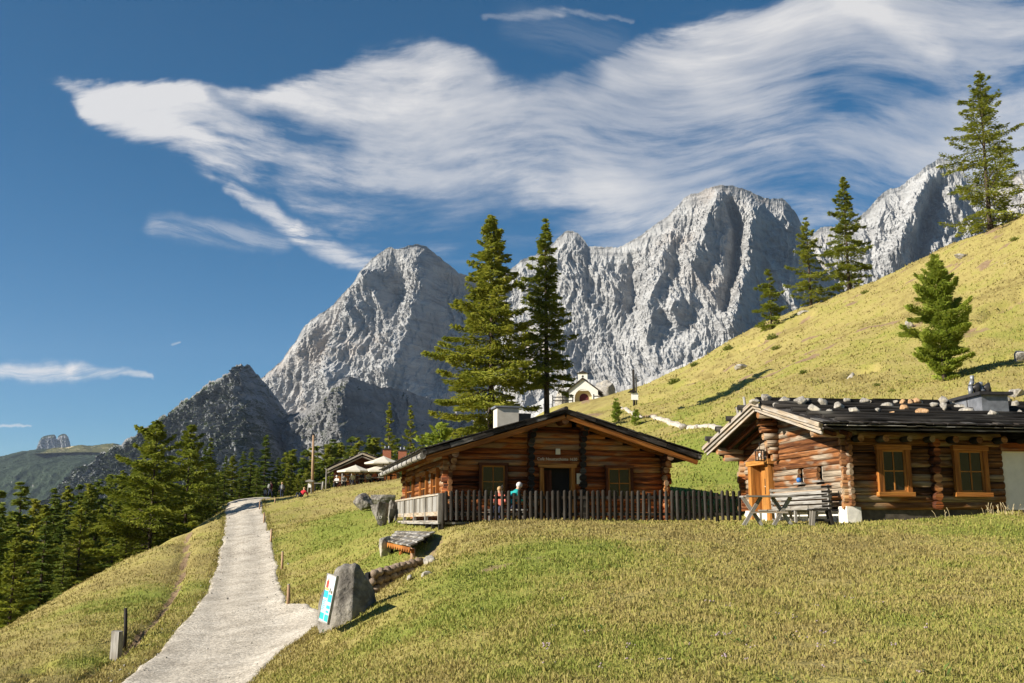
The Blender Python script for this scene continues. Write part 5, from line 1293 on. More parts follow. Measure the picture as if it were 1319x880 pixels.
t = thing('trestle_table', 'weathered wooden table on two crossed leg frames in front of the gable door', 'table', (TB[0], 31.0, -.12), R(2))
m = MB()
for k in range(4): m.box((0, -.3 + .2 * k, .885), (1.52, .19, .045), jit=.004)
m.build('tabletop', M['greywood'], t)
for x in (-.5, .42):
    m = MB(); m.beam((x, -.36, 0), (x + .02, .33, .86), .07, .12, (1, 0, 0)); m.beam((x + .075, .36, 0), (x + .055, -.33, .86), .07, .12, (1, 0, 0))
    m2 = MB(); m2.beam((x - .30, -.1, 0), (x + .27, -.1, .86), .10, .11, (0, 1, 0)); m2.beam((x + .30, .0, 0), (x - .27, .0, .86), .10, .11, (0, 1, 0)); m2.build('leg_frame', M['greywood'], t)
m = MB(); m.box((0, -.05, .40), (1.15, .22, .05)); m.build('foot_board', M['palewood'], t)
TB = P(1058, 677, 29.9)
t = thing('small_bench', 'small dark wooden stool bench on the grass by the hut corner', 'bench', (TB[0], 29.9, -.12), R(4))
m = MB(); m.box((0, 0, .475), (.62, .30, .05)); m.build('seat', M['darkwood'], t)
for x, sl in ((-.24, -.05), (.22, .10)):
    m = MB(); m.beam((x + sl, -.1, 0), (x, -.1, .45), .09, .06, (0, 1, 0)); m.beam((x + sl, .1, 0), (x, .1, .45), .09, .06, (0, 1, 0)); m.build('leg', M['greywood' if x < 0 else 'darkwood'], t)
m = MB(); m.box((0, 0, .16), (.5, .05, .07)); m.build('stretcher', M['darkwood'], t)
m = MB(); m.tube([(0, 0, 0), (0, 0, .05), (0, 0, .13), (0, 0, .16)], [.06, .085, .085, .05], 10); o = m.build('enamel_pot', M['blue']); o.location = tuple(loc_g(3.22, .12, 1.36)); tag(o, 'small blue enamel pot in the left peephole window of the gable', 'pot')

# ------------------------------------------------------------------ picket fence between the huts
FA, FB = P(571, 672, 34.4), P(957, 672, 34.4)
t = thing('picket_fence', 'dark picket fence with rounded tips running in front of the big hut', 'fence', (FA[0], 34.4, -.05))
LF = FB[0] - FA[0]; m = MB(); n = 53
for k in range(n):
    if k % 12 == 0 and k: continue
    x = (k + .5) * LF / n + random.uniform(-.012, .012); w_ = .118 + random.uniform(-.008, .008); hgt = 1.10 + random.uniform(-.02, .02)
    poly = [(-w_ / 2, .1), (w_ / 2, .1), (w_ / 2, hgt - .05), (w_ * .38, hgt - .015), (w_ * .15, hgt), (-w_ * .15, hgt), (-w_ * .38, hgt - .015), (-w_ / 2, hgt - .05)]
    MT = Matrix.Translation((x, -.05, 0)) @ Matrix.Rotation(random.uniform(-.018, .018), 4, 'Y'); prof = [(-.5, 0.), (-.46, -.022), (-.25, -.042), (.05, -.046), (.34, -.032), (.5, 0.)]; o1 = random.uniform(0, 60)
    rows_ = [(.1, 1., 1.), (hgt - .05, 1., 1.), (hgt - .018, .74, .9), (hgt, .36, .6)]
    vs = [tuple(MT @ Vector((a * w_ * k1, b * k2, z))) for z, k1, k2 in rows_ for a, b in prof]; fs, uvs = [], []
    for i_ in range(3):
        for j_ in range(5): fs.append((i_ * 6 + j_, i_ * 6 + j_ + 1, i_ * 6 + 7 + j_, i_ * 6 + 6 + j_)); uvs.append([(o1 + rows_[a_][0], o1 + .03 * b_) for a_, b_ in ((i_, j_), (i_, j_ + 1), (i_ + 1, j_ + 1), (i_ + 1, j_))])
    fs += [tuple(range(18, 24)), (0, 6, 12, 18, 23, 17, 11, 5)]; uvs += [[(o1, o1)] * 6, [(o1, o1)] * 8]
    m.add(vs, fs, uvs)
m.build('pickets', M['fencewood'], t)
m = MB(); m.beam((0, -.02, .86), (LF, -.02, .86), .06, .10); m.beam((0, -.02, .30), (LF, -.02, .30), .06, .10); m.build('rail', M['fencewood'], t)
for k in range(0, n + 1, 12):
    m = MB(); x = k * LF / n + .5 * LF / n * (k > 0); m.tube([(x, 0, -.3), (x, 0, 1.02 + .1 * (k == 24))], .062, 8, wob=.05); m.build('post', M['fencewood'], t)
# boarded deck railing at the left corner
DA = P(566, 673, 34.5); DB = P(510, 668, 46.0)
t = thing('deck', 'silver-grey boarded deck railing at the left corner of the big hut', 'deck', (DA[0], 34.5, -.03))
e = np.array((DB[0] - DA[0], DB[1] - DA[1], 0)); LD = np.linalg.norm(e); e /= LD; nrm_ = np.array((-e[1], e[0], 0)); ang = math.atan2(e[1], e[0])
m = MB(); m.box(e * LD / 2 + np.array((.0, 0, -.02)) - nrm_ * .75, (LD, 1.6, .07), ang); m.build('floor_board', M['greywood'], t)
for k in range(5):
    m = MB(); m.box(e * (LD * k / 4) + np.array((0, 0, .49)), (.12 if k in (0,) else .10, .12, .98), ang); m.build('post', M['greywood'], t)
m = MB(); m.beam(np.array((0, 0, .96)), e * LD + np.array((0, 0, .96)), .12, .07); m.beam(np.array((0, 0, .30)), e * LD + np.array((0, 0, .30)), .06, .15); m.beam(np.array((0, 0, .03)), e * LD + np.array((0, 0, .03)), .08, .07); m.build('rail', M['palewood'], t)
for k in range(4):
    m = MB(); n = 9
    for j in range(n):
        s_ = LD * k / 4 + .07 + (LD / 4 - .14) * (j + .5) / n; m.box(e * s_ + np.array((0, 0, .64)), ((LD / 4 - .14) / n - .012, .03, .55), ang)
    m.build('panel', M['greywood'], t)
for k in range(9):
    m = MB(); m.box(e * (LD * (k + .1) / 8.3) - nrm_ * .06 + np.array((0, 0, -.42)), (.14, .14, .78), ang); m.build('support_post', M['darkwood'], t)
# ------------------------------------------------------------------ boulders, board, posts, shelter
def boulder(name, u0, u1, v0, v1, Y, seed, label, depth=None, group=None, mat='boulder', sink=.12, rz=0., rough=.28, cuts=9, planes=()):
    a, b = P(u0, v1, Y), P(u1, v0, Y); a[2] = min(a[2], gz((a[0] + b[0]) / 2, Y)); w_, h_ = b[0] - a[0], b[2] - a[2]
    o = rock_mesh(name, (w_, depth or w_ * .8, h_ * (1 + sink)), seed, M[mat], None, 5 if h_ > .5 else 3, rough, cuts, planes)
    o.location = ((a[0] + b[0]) / 2, Y, (a[2] + b[2]) / 2 - h_ * sink / 2); o.rotation_euler = (0, 0, rz)
    return tag(o, label, 'rock', group)
boulder('boulder', 406, 492, 725, 822, 21.9, 301, 'big grey boulder at the road junction carrying the info board', 1.25, sink=.3, cuts=3, planes=[(.82, -.52, .15, .46), (-.72, -.62, .25, .58), (.7, .0, .72, .88)])
bo = P(423, 771, 20.85)
t = thing('info_board', 'white info board with blue panels leaning on the boulder at the road junction', 'sign', bo, 0)
t.rotation_euler = Euler((R(-9), R(3), R(-62)), 'XYZ')
m = MB(); m.box((0, 0, 0), (.60, .035, .92)); m.build('board', M['board_white'], t)
m = MB()
for x in (-.30, .30): m.box((x, -.002, 0), (.03, .055, .96))
for z in (-.465, .465): m.box((0, -.003, z), (.57, .05, .03))
m.build('board_frame', M['greywood'], t)
def panel(nm, x0, x1, z0, z1, mat, o=.0): m = MB(); m.box(((x0 + x1) / 2, -.0195 - .004 * o, (z0 + z1) / 2), (x1 - x0, .004, z1 - z0)); return m.build(nm, M[mat], t)
panel('picture', -.26, -.03, .20, .40, 'paper'); panel('picture', .02, .26, .24, .42, 'board_sky'); panel('red_figure', -.22, -.07, .20, .34, 'board_red', 1); panel('red_figure', -.16, -.10, .33, .39, 'board_red', 1)
panel('brown_figure', .04, .10, .12, .21, 'board_brown', 1); panel('brown_figure', .15, .22, .11, .17, 'board_brown', 1); panel('yellow_strip', -.26, -.03, .15, .195, 'board_yellow', 1)
panel('blue_panel', -.27, -.01, .00, .14, 'board_blue'); panel('blue_panel', .02, .27, -.06, .09, 'board_blue'); panel('text_panel', -.27, -.03, -.28, -.03, 'board_sky'); panel('text_panel', .02, .27, -.30, -.08, 'board_sky')
panel('blue_strip', .04, .25, -.19, -.13, 'board_blue', 1); panel('blue_strip', .06, .22, -.27, -.235, 'board_teal', 1); panel('teal_panel', -.27, -.03, -.43, -.30, 'board_teal'); panel('teal_panel', .02, .27, -.44, -.31, 'board_teal')
for k in range(6): panel('text_line', -.25, -.06 - .03 * (k % 3), -.06 - k * .035, -.05 - k * .035, 'board_teal', 1)
G = 'boulders beside the deck of the big hut'
boulder('boulder', 455, 485, 635, 657, 53, 611, 'round dark-sided boulder at the left of the group beside the deck', 1.1, G)
boulder('boulder', 473, 511, 630, 638, 55, 512, 'wide flat-topped boulder at the back of the group beside the deck', 1.3, G, planes=[(0, 0, 1, .4), (-.2, -.9, .3, .6)])
boulder('boulder', 474, 508, 642.5, 654, 49, 513, 'squat boulder wedged in the middle of the group beside the deck', 1.0, G, planes=[(-.1, 0, 1, .5), (.4, -.8, .2, .6)])
bd = boulder('boulder', 481, 499, 644, 673, 45, 514, 'tall front boulder with white painted marks beside the deck', .7, G, planes=[(.3, -.9, .1, .55), (-.9, -.3, .2, .6), (0, 0, 1, .72), (-.5, .1, .8, .7)])
boulder('boulder', 498, 511, 642, 672, 45.6, 515, 'narrow upright boulder touching the end of the deck railing', .6, G, planes=[(-.8, -.5, .2, .55), (.5, -.8, 0, .6), (0, 0, 1, .74)])
pm = P(488.5, 667, 44.72); o = text('painted_number', '117', .17, (0, 0, 0), (0, 0, 0), 'white', None, .02)
o.parent = bd; bpy.context.view_layer.update()
o.location = tuple(np.array(pm) - np.array(bd.location)); o.rotation_euler = (math.pi / 2, 0, R(8))
G = 'pale rocks cropping out of the grass knoll'
for i, (u0, u1, v0, v1, lab) in enumerate([(545, 563, 715, 729, 'larger whitish rock in the knoll edge below the shelter'), (541, 558, 735, 744, 'flat whitish rock on the knoll edge, lower than the larger one'), (524, 533, 740, 750, 'small white stone at the end of the dry-stone wall')]):
    h = hit((u0 + u1) / 2, v1 - 2); boulder('rock', u0, u1, v0, v1, h[1] + .1, 330 + i, lab, .3, G, 'stone')
G = 'rocks lying on the open hillside'
for i, (u0, u1, v0, v1, lab) in enumerate([(946, 964, 469, 476, 'flat white rock on the slope below the crest scree'), (1027, 1048, 400, 406, 'two-humped pale rock on the crest beside the middle larch'), (1163, 1176, 413, 421, 'small white rock on the slope left of the young larch'), (1302, 1330, 450, 466, 'large pale rock at the end of the dark shadow streak at the right edge'), (1228, 1250, 326, 331, 'long flat pale stone below the big crest larch'), (1282, 1300, 508, 520, 'beige rock on the bank behind the sheet-metal chimney'), (1298, 1319, 498, 512, 'broad beige rock on the bank at the right picture edge'), (1262, 1276, 505, 514, 'small beige rock just behind the chimney'), (1290, 1300, 339, 344, 'tiny white stone on the steep upper slope'), (874, 886, 546, 551, 'white stone on the lower edge of the hillside path'), (892, 904, 548, 552, 'flat white stone on the path edge right of the other one'), (1090, 1102, 480, 485, 'thin pale stone in the middle of the slope')]):
    h = hit((u0 + u1) / 2, v1 - 1); boulder('rock', u0, u1, v0, v1, h[1] + .15, 340 + i, lab, None, G, 'stone', .35)
# roadside posts
G = 'low wooden posts along the road'
for i, (u, v0, v1, lab) in enumerate([(371, 751, 778.5, 'nearest thin wooden post right of the road, above the gravel junction'), (363, 712, 734.5, 'second nearest thin post right of the road'), (349, 681, 697.5, 'middle thin post of the row right of the road'), (339.8, 659, 673.5, 'light thin post second from the top of the road'), (334.3, 644, 656, 'farthest grey thin post near the road bend'), (354, 641.5, 648, 'short post between the two walkers')]):
    h = hit(u, v1); z = gz(h[0], h[1]); hh = (v1 - v0) / 1280 * h[1]
    t = thing('roadside_post', lab, 'post', (h[0], h[1], z - .1), 0, G)
    m = MB(); m.tube([(0, 0, 0), (.005, 0, hh * .5), (.0, .01, hh + .1)], [.05 + .002 * hh, .05, .045], 8, wob=.06); m.build('shaft', M['pole'], t)
    m = MB(); m.tube([(0, .01, hh + .1), (0, .01, hh + .125)], [.046, .03], 8); m.build('post_top', M['greywood'], t)
h = hit(149.5, 838); s = h[1] / 1280
o = MB().box((0, 0, 44 * s / 2 - .05), (15 * s, .13, 44 * s + .1), None, .93, .012).build('stump_post', M['greywood']); o.location = (h[0], h[1], gz(h[0], h[1])); o.rotation_euler = (R(2), R(3), R(-32)); tag(o, 'thick weathered grey plank post on the bank left of the road', 'post')
h = hit(161, 824); s = h[1] / 1280
o = MB().tube([(0, 0, -.1), (0, 0, 24 * s), (-.04, 0, 49 * s)], [.055, .05, .045], 8, wob=.08).build('slim_post', M['darkwood']); o.location = (h[0], h[1], gz(h[0], h[1])); tag(o, 'slim dark leaning post beside the thick grey plank post', 'post')
# small shelter and dry-stone wall in the cut behind the knoll
A, B, Cc, Dd = P(496, 697, 33.4), P(529, 704, 30.8), P(561, 684, 33.2), P(512, 683, 37.0)
t = thing('lane_shelter', 'little shelter roof of grey boards with an orange zigzag trim, set into the grass cut', 'shelter', (0, 0, 0))
m = MB(); n = 12
for k in range(n):
    for j in range(4):
        f0, f1 = k / n, (k + .93) / n; g0, g1 = j / 4, (j + 1.15) / 4
        q = lambda f, g_: (A * (1 - f) + B * f) * (1 - g_) + (Dd * (1 - f) + Cc * f) * g_
        lift = np.array((0, 0, .03 + .02 * random.random())); lo = np.array((0, 0, -.02))
        vs = [q(f0, g0) + lift, q(f1, g0) + lift, q(f1, min(g1, 1)) + lo, q(f0, min(g1, 1)) + lo]
        vs += [p - np.array((0, 0, .05)) for p in vs]; L_e = np.linalg.norm(vs[3] - vs[0]); o1 = random.uniform(0, 50)
        m.add(vs, [(0, 1, 2, 3), (7, 6, 5, 4), (0, 4, 5, 1), (1, 5, 6, 2), (2, 6, 7, 3), (3, 7, 4, 0)], [[(o1, o1), (o1, o1 + .2), (o1 + L_e, o1 + .2), (o1 + L_e, o1)]] * 6)
m.build('roof', M['greywood'], t)
m = MB(); n = 11; d_ = (B - A) / n; out_ = np.array((-.02, -.03, 0))
for k in range(n):
    p = A + d_ * k + out_; m.add([p + (0, 0, -.03), p + d_ * .96 + (0, 0, -.03), p + d_ * .96 + (0, 0, -.09), p + d_ * .5 + (0, 0, -.20), p + (0, 0, -.09)], [(0, 4, 3, 2, 1)], [[(0, 0), (0, .1), (.1, .1), (.2, .05), (.1, 0)]])
    m.add([p + (.02, .03, -.03), p + d_ * .96 + (.02, .03, -.03), p + d_ * .96 + (.02, .03, -.09), p + d_ * .5 + (.02, .03, -.20), p + (.02, .03, -.09)], [(0, 1, 2, 3, 4)], [[(0, 0), (0, .1), (.1, .1), (.2, .05), (.1, 0)]])
m.build('zigzag_trim', M['orange'], t)
for q_, mt in ((B * .94 + A * .06 + np.array((.10, .18, 0)), 'pole'), (A * .9 + B * .1 + np.array((.1, .3, 0)), 'darkwood'), (A * .5 + B * .5 + np.array((.1, .3, 0)), 'orange')):
    g_ = gz(q_[0], q_[1]); m = MB(); m.tube([(q_[0], q_[1], g_ - .2), (q_[0], q_[1], q_[2] - .05)], .075, 8); m.build('post', M[mt], t)
m = MB(); m.beam(A + (.1, .2, -.14), B + (.05, .2, -.14), .1, .12); m.build('beam', M['orange'], t)
m = MB(); q2 = [A + (.5, 1.0, -.2), Cc + (-.25, -.2, -.2)]; m.beam(q2[0] - (0, 0, .7), q2[1] - (0, 0, .7), .15, 1.5); m.build('dark_backing', M['black'], t)  # near-black slab stands in for the dark interior under the roof
boulder('rock', 486, 504, 686, 706, 33.2, 327, 'whitish rough rock at the left end of the little shelter roof', .4, None, 'stone')
t = thing('stone_wall', 'short dry-stone wall of brown stones below the little shelter', 'wall', (0, 0, 0))
m = MB(); a, b = P(478, 743, 28.3), P(538, 726, 30.2); dirw = (b - a)[:2] / np.linalg.norm((b - a)[:2]); nw = np.array((dirw[1], -dirw[0]))
Lw = np.linalg.norm((b - a)[:2])
for row in range(6):
    s_ = random.uniform(-.1, .1)
    while s_ < Lw:
        w_ = random.uniform(.2, .36); f = s_ / Lw; zt = a[2] + (b[2] - a[2]) * f
        c = np.array((*(a[:2] + dirw * (s_ + w_ / 2) + nw * random.uniform(-.03, .05)), zt - .95 + row * .205))
        m.ball(c, 1, 9, 6, (w_ * .48, .15, .108 + random.uniform(0, .025)), Matrix.Rotation(math.atan2(dirw[1], dirw[0]), 3, 'Z'), .45, int(s_ * 100) + row * 7, 1.9); s_ += w_ * .97
m.build('stones', M['wallstone'], t)
m = MB(); mid_ = (a + b) / 2; m.beam(np.array((*(a[:2] - nw * .12), a[2] - .35)), np.array((*(b[:2] - nw * .12), b[2] - .35)), .12, .9); m.build('dark_gap_sheet', M['black'], t)  # black back plane, paints the shade in the gaps between stones

# ------------------------------------------------------------------ chalet with terrace on the rise
def at(u, v, Y): return P(u, v, Y)
CY_ = 106.
c0 = at(468, 627, CY_); t = CH = thing('mountain_chalet', 'low brown chalet with stones on its roof and two chimneys behind the parasols', 'chalet', (c0[0], CY_, c0[2] - .3), R(4))
lx = lambda u: (u - 468) / 1280 * CY_
lz = lambda v: (627 - v) / 1280 * CY_ + .3
xl, xa, xr = lx(423), lx(466.5), lx(516); zl, za, zr = lz(605.5), lz(584.5), lz(603)
m = MB(); m.prism([(xl + .6, 0), (xr - .5, 0), (xr - .5, zr - .1), (xa, za - .25), (xl + .6, zl - .1)], 7.0); m.build('wall', M['redwood'], t)
m = MB()
for k in range(9): m.box((xl + 1.2 + k * .72, -.05, 1.35), (.5 if k % 3 else .28, .06, 1.1))
m.build('window', M['orange'], t)
for a_, b_ in (((xa, za), (xl, zl)), ((xa, za), (xr, zr))):
    m = MB(); Bv = np.array((b_[0] - a_[0], 0, b_[1] - a_[1])); shingles(m, (a_[0], -1.0, a_[1]), (0, 1, 0), Bv, 9.0, np.linalg.norm(Bv), .6, (.3, .5), .05, 1.0); m.build('roof', M['shingle'], t)
    m = MB(); m.beam((a_[0], -1.03, a_[1] - .10), (b_[0], -1.03, b_[1] - .10), .06, .18); m.beam((a_[0], -.9, a_[1] - .42), (b_[0], -.9, b_[1] - .42), .06, .12); m.build('barge_board', M['palewood'], t)
for u, v0 in ((494.5, 583), (515, 584.5)):
    m = MB(); m.box((lx(u), 4, lz(v0) - .1), (.9, .9, 1.3)); cm = m.build('chimney', M['brick'], t)
    m = MB(); m.box((lx(u), 4, lz(v0) + .58), (1.05, 1.05, .08)); m.build('chimney_cap', M['darkmetal'], cm)
    for dx in (-.2, .2):
        m = MB(); m.tube([(lx(u) + dx, 4, lz(v0) + .6), (lx(u) + dx, 4, lz(v0) + .95)], .09, 8); m.build('flue', M['metal'], cm)
for u in (424, 444, 456, 468, 481, 499):
    m = MB(); m.tube([(lx(u), -2.2 - (u - 424) * .012, -.4), (lx(u), -2.2 - (u - 424) * .012, lz(612) if u > 424 else lz(606))], .085, 7); m.build('terrace_post', M['greywood'], t)
m = MB(); m.beam((lx(424), -2.25, lz(614)), (lx(510), -2.25, lz(614)), .07, .1); m.beam((lx(444), -2.25, lz(620)), (lx(510), -2.25, lz(620)), .05, .08); m.build('terrace_rail', M['darkwood'], t)
for i, (f, px, lab) in enumerate([(.12, 4, 'white stone lowest on the left slope of the chalet roof'), (.3, 4, 'second white stone up the left chalet roof'), (.48, 5, 'middle white stone of the left chalet roof'), (.66, 3.5, 'small white stone high on the left chalet roof'), (.9, 4, 'white stone next to the tip of the chalet gable'), (1.25, 4, 'white stone just right of the chalet gable tip'), (1.5, 3.5, 'white stone on the right chalet roof before the first chimney')]):
    x = xl + (xa - xl) * f if f < 1 else xa + (xr - xa) * (f - 1); z = zl + (za - zl) * f if f < 1 else za + (zr - za) * (f - 1); s = px / 1280 * CY_
    o = rock_mesh('roof_stone', (s, s, s * .9), 400 + i, M['stone'], None, 2); o.location = (c0[0] + x, CY_ - .6 + (i % 3) * .4, c0[2] - .3 + z + s * .3); tag(o, lab, 'stone', 'stones on the chalet roof')
G = 'cream parasols on the chalet terrace'
for u, v0, v1, half, Y, lab in [(458, 599, 607, 24, 101.5, 'left cream parasol, lowest, near the chalet corner post'), (494, 587.5, 596.5, 25, 103, 'highest cream parasol in front of the chalet chimneys'), (489, 599, 607, 26, 102.2, 'cream parasol under the highest one, partly behind the big hut eave')]:
    p = at(u, v1, Y); g_ = gz(p[0], Y); t = thing('parasol', lab, 'parasol', (p[0], Y, g_), 0, G); hz = p[2] - g_; r_ = half / 1280 * Y; top_ = at(u, v0, Y)[2] - g_
    m = MB(); n = 8; ring = [(r_ * math.cos(2 * math.pi * (k + .5) / n), r_ * math.sin(2 * math.pi * (k + .5) / n), hz) for k in range(n)]
    mid = [(x * .5, y * .5, hz + (top_ - hz) * .44) for x, y, z in ring]; low = [(x * 1.0, y * 1.0, hz - .14) for x, y, z in ring]
    m.add([(0, 0, top_)] + mid + ring + low, [(0, 1 + k, 1 + (k + 1) % n) for k in range(n)] + [(1 + k, 9 + k, 9 + (k + 1) % n, 1 + (k + 1) % n) for k in range(n)] + [(9 + k, 17 + k, 17 + (k + 1) % n, 9 + (k + 1) % n) for k in range(n)]); m.build('canopy', M['canvas'], t)
    m = MB(); m.tube([(0, 0, 0), (0, 0, top_ + .05)], .035, 8); m.build('pole', M['greywood'], t)
# sign shelter and mast at the bend
p = hit(399, 636); t = thing('sign_post', 'two-legged grey wooden notice post with a white panel and little roof at the road bend', 'sign', (p[0], p[1], gz(p[0], p[1]) - .1)); s = p[1] / 1280
for x in (-2.2, 1.8):
    m = MB(); m.tube([(x * 1.3 * s, 0, 0), (x * .7 * s, 0, 16.5 * s)], .07, 7); m.build('leg', M['greywood'], t)
m = MB(); m.box((0, -.09, 12.5 * s + .05), (3.4 * s, .04, 6.5 * s)); m.build('panel', M['white'], t)
m = MB(); m.prism([(-5 * s, 17 * s), (5 * s, 17 * s), (5 * s, 18.6 * s), (0, 20.4 * s), (-5 * s, 18.6 * s)], .7, Matrix.Translation((0, -.35, 0))); m.build('roof', M['greywood'], t)
p = at(402.3, 632, p[1] + 2.5); g_ = gz(p[0], p[1]); top_ = at(403.9, 560.5, p[1])
t = thing('mast', 'tall reddish wooden mast behind the notice post', 'mast', (p[0], p[1], g_ - .2))
m = MB(); m.tube([(0, 0, 0), ((top_[0] - p[0]) * .5, 0, (top_[2] - g_) * .5), (top_[0] - p[0], 0, top_[2] - g_ + .2)], [.125, .115, .09], 9, wob=.03); m.build('pole', M['pole'], t)
m = MB(); m.tube([(top_[0] - p[0], 0, top_[2] - g_ + .2), (top_[0] - p[0], 0, top_[2] - g_ + .3)], [.13, .05], 9); m.build('pole_cap', M['darkwood'], t)
p = hit(408, 630); t = thing('picnic_table', 'low dark wooden bench table on the rise beside the notice post', 'table', (p[0], p[1] + .6, gz(p[0], p[1] + .6)))
m = MB(); m.box((0, 0, .72), (.75, .6, .06)); m.build('tabletop', M['greywood'], t)
for x in (-.28, .28): m = MB(); m.box((x, 0, .35), (.08, .5, .7)); m.build('leg', M['darkwood'], t)
o = MB().tube([(0, 0, -.1), (0, 0, .45), (.02, 0, .75)], [.14, .13, .1], 8, wob=.1).build('stump_post', M['greywood']); p = hit(415.5, 629); o.location = (p[0], p[1] + .2, gz(p[0], p[1] + .2)); tag(o, 'stubby grey wooden stump right of the picnic table on the rise', 'stump')

# ------------------------------------------------------------------ chapel, rail fence, hillside pole
KY = 155.; k0 = at(751, 521.5, KY); s = KY / 1280
t = thing('chapel', 'little white chapel with an arched dark doorway and small belfry below the cliff', 'chapel', (k0[0], KY, k0[2] - .2), R(-5)); kx = lambda u: (u - 751) * s * 1.02; kz = lambda v: (521.5 - v) * s + .2
def arch(x0, x1, zb, zt, n=10):
    r_ = (x1 - x0) / 2; return [(x0, zb)] + [((x0 + x1) / 2 - r_ * math.cos(math.pi * k / n), zt - r_ + r_ * math.sin(math.pi * k / n)) for k in range(n + 1)] + [(x1, zb)]
oa = arch(kx(740.5), kx(762.5), -.2, kz(501)); body = [(kx(733), -.2)] + oa + [(kx(770), -.2), (kx(770), kz(503)), (kx(757), kz(490)), (kx(751), kz(488)), (kx(745), kz(490)), (kx(733), kz(503))]
m = MB(); m.prism(body, .9); m.box(((kx(733) + kx(770)) / 2, 2.9, 1.0), (kx(770) - kx(733) - .02, 4.0, 2.9)); m.prism([(kx(733), kz(503)), (kx(770), kz(503)), (kx(751), kz(488))], 4.8, Matrix.Translation((0, .05, 0))); m.build('wall', M['plaster'], t)
m = MB(); m.box((kx(751.5), .88, 1.0), (kx(762) - kx(741), .03, 3.2)); m.build('niche', plain('ochre_plaster', (.62, .48, .27), .8, .08), t)
da = arch(kx(746.5), kx(758), -.2, kz(506)); m = MB(); m.prism(da, .04, Matrix.Translation((0, .80, 0))); m.build('door', M['maroon'], t)
for sgn, xe in ((-1, 728), (1, 776)):
    m = MB(); a_ = np.array((kx(751), 0, kz(485.8))); b_ = np.array((kx(xe), 0, kz(504.5 if sgn < 0 else 505.5))); m.prism([(a_[0], a_[2]), (b_[0], b_[2]), (b_[0], b_[2] - .26), (a_[0], a_[2] - .28)][::sgn], 5.4, Matrix.Translation((0, -.25, 0))); m.build('roof', M['shingle'], t)
m = MB(); m.box((kx(751), .55, kz(485)), (kx(757) - kx(745), 1.0, 1.35)); bf = m.build('belfry', M['plaster'], t)
m = MB(); m.tube([(kx(751), .03, kz(484.2)), (kx(751), .06, kz(484.2))], .16, 10); m.build('belfry_window', M['black'], bf)
m = MB(); m.prism([(kx(743.5), kz(480.3)), (kx(758.8), kz(480.3)), (kx(754), kz(478.4)), (kx(751), kz(477)), (kx(748), kz(478.4))], 1.3, Matrix.Translation((0, -.1, 0))); m.build('belfry_roof', M['shingle'], bf)
def railf(label, us, Y, v0, v1, group):
    a_, b_ = at(us[0], v1, Y), at(us[-1], v1, Y); t = thing('rail_fence', label, 'fence', (a_[0], Y, a_[2] - .1), 0, group); L = b_[0] - a_[0]; h_ = (v1 - v0) / 1280 * Y
    for u in us: m = MB(); m.box(((u - us[0]) / 1280 * Y, 0, h_ / 2), (.16, .14, h_ + .4)); m.build('post', M['darkwood'], t)
    for f in (.45, .85): m = MB(); m.box((L / 2, -.09, h_ * f + .1), (L, .05, .16)); m.build('rail', M['darkwood'], t)
railf('two-rail wooden fence left of the chapel', (712, 725, 738), 152, 510, 521.5, 'rail fences at the chapel'); railf('two-rail wooden fence right of the chapel', (765, 777, 789), 152, 508.5, 521.5, 'rail fences at the chapel')
for i, (u0, u1, v0, v1, lab) in enumerate([(764, 798, 487, 520, 'big pale grey rock mound rising behind the right side of the chapel'), (712, 734, 498, 524, 'pale grey rock mound behind the left side of the chapel')]): boulder('rock_mound', u0, u1, v0, v1, 164, 420 + i, lab, 4, 'rock mounds behind the chapel', 'stone', .3, rough=.2)
p = hit(817, 525); t = thing('trail_post', 'tall dark wooden pole with a white board and tiny roof on the hillside path', 'sign', (p[0], p[1], gz(p[0], p[1]) - .2)); s = p[1] / 1280
m = MB(); m.tube([(0, 0, 0), (-.02, 0, 52 * s)], .13, 8); m.build('pole', M['darkwood'], t)
m = MB(); m.tube([(3.4 * s, .2, 0), (3.4 * s, .2, 47 * s)], .08, 8); m.build('pole', M['greywood'], t)
m = MB(); m.box((.6 * s, -.16, 16.5 * s), (9 * s, .06, 9 * s)); m.build('board', M['white'], t)
m = MB(); m.prism([(-8 * s, 22.2 * s), (2.5 * s, 22.2 * s), (-2 * s, 26 * s)], .8, Matrix.Translation((0, -.4, 0))); m.build('roof', M['darkwood'], t)
# ------------------------------------------------------------------ people
def body_mesh(J, E, rad, cloth):
    """one continuous skin over the joints; cloth[(a, b)] = material index of that bone"""
    names = list(J); me = bpy.data.meshes.new('body'); me.from_pydata([J[k] for k in names], [(names.index(a), names.index(b)) for a, b in E], [])
    o = bpy.data.objects.new('body', me); C.objects.link(o)
    md = o.modifiers.new('skin', 'SKIN'); md.use_smooth_shade = True; md.branch_smoothing = .4
    for i, k in enumerate(names):
        sv = me.skin_vertices[0].data[i]; r_ = rad[k]; sv.radius = r_ if isinstance(r_, tuple) else (r_, r_); sv.use_root = (k == 'pelvis')
    ss = o.modifiers.new('sub', 'SUBSURF'); ss.levels = ss.render_levels = 2
    dg = bpy.context.evaluated_depsgraph_get(); dg.update(); out = bpy.data.meshes.new_from_object(o.evaluated_get(dg)); bpy.data.objects.remove(o)
    cen = np.array([p.center[:] for p in out.polygons]); best = np.full(len(cen), 1e9); mi = np.zeros(len(cen), int)
    for (a, b), k in cloth.items():
        A_, B_ = np.array(J[a]), np.array(J[b]); d_ = B_ - A_; tt = np.clip(((cen - A_) @ d_) / (d_ @ d_ + 1e-9), 0, 1); e_ = np.linalg.norm(cen - A_ - tt[:, None] * d_, axis=1)
        w_ = e_ < best; best[w_] = e_[w_]; mi[w_] = k
    out.polygons.foreach_set('material_index', mi.astype(np.int32)); out.polygons.foreach_set('use_smooth', np.ones(len(cen), bool))
    return out
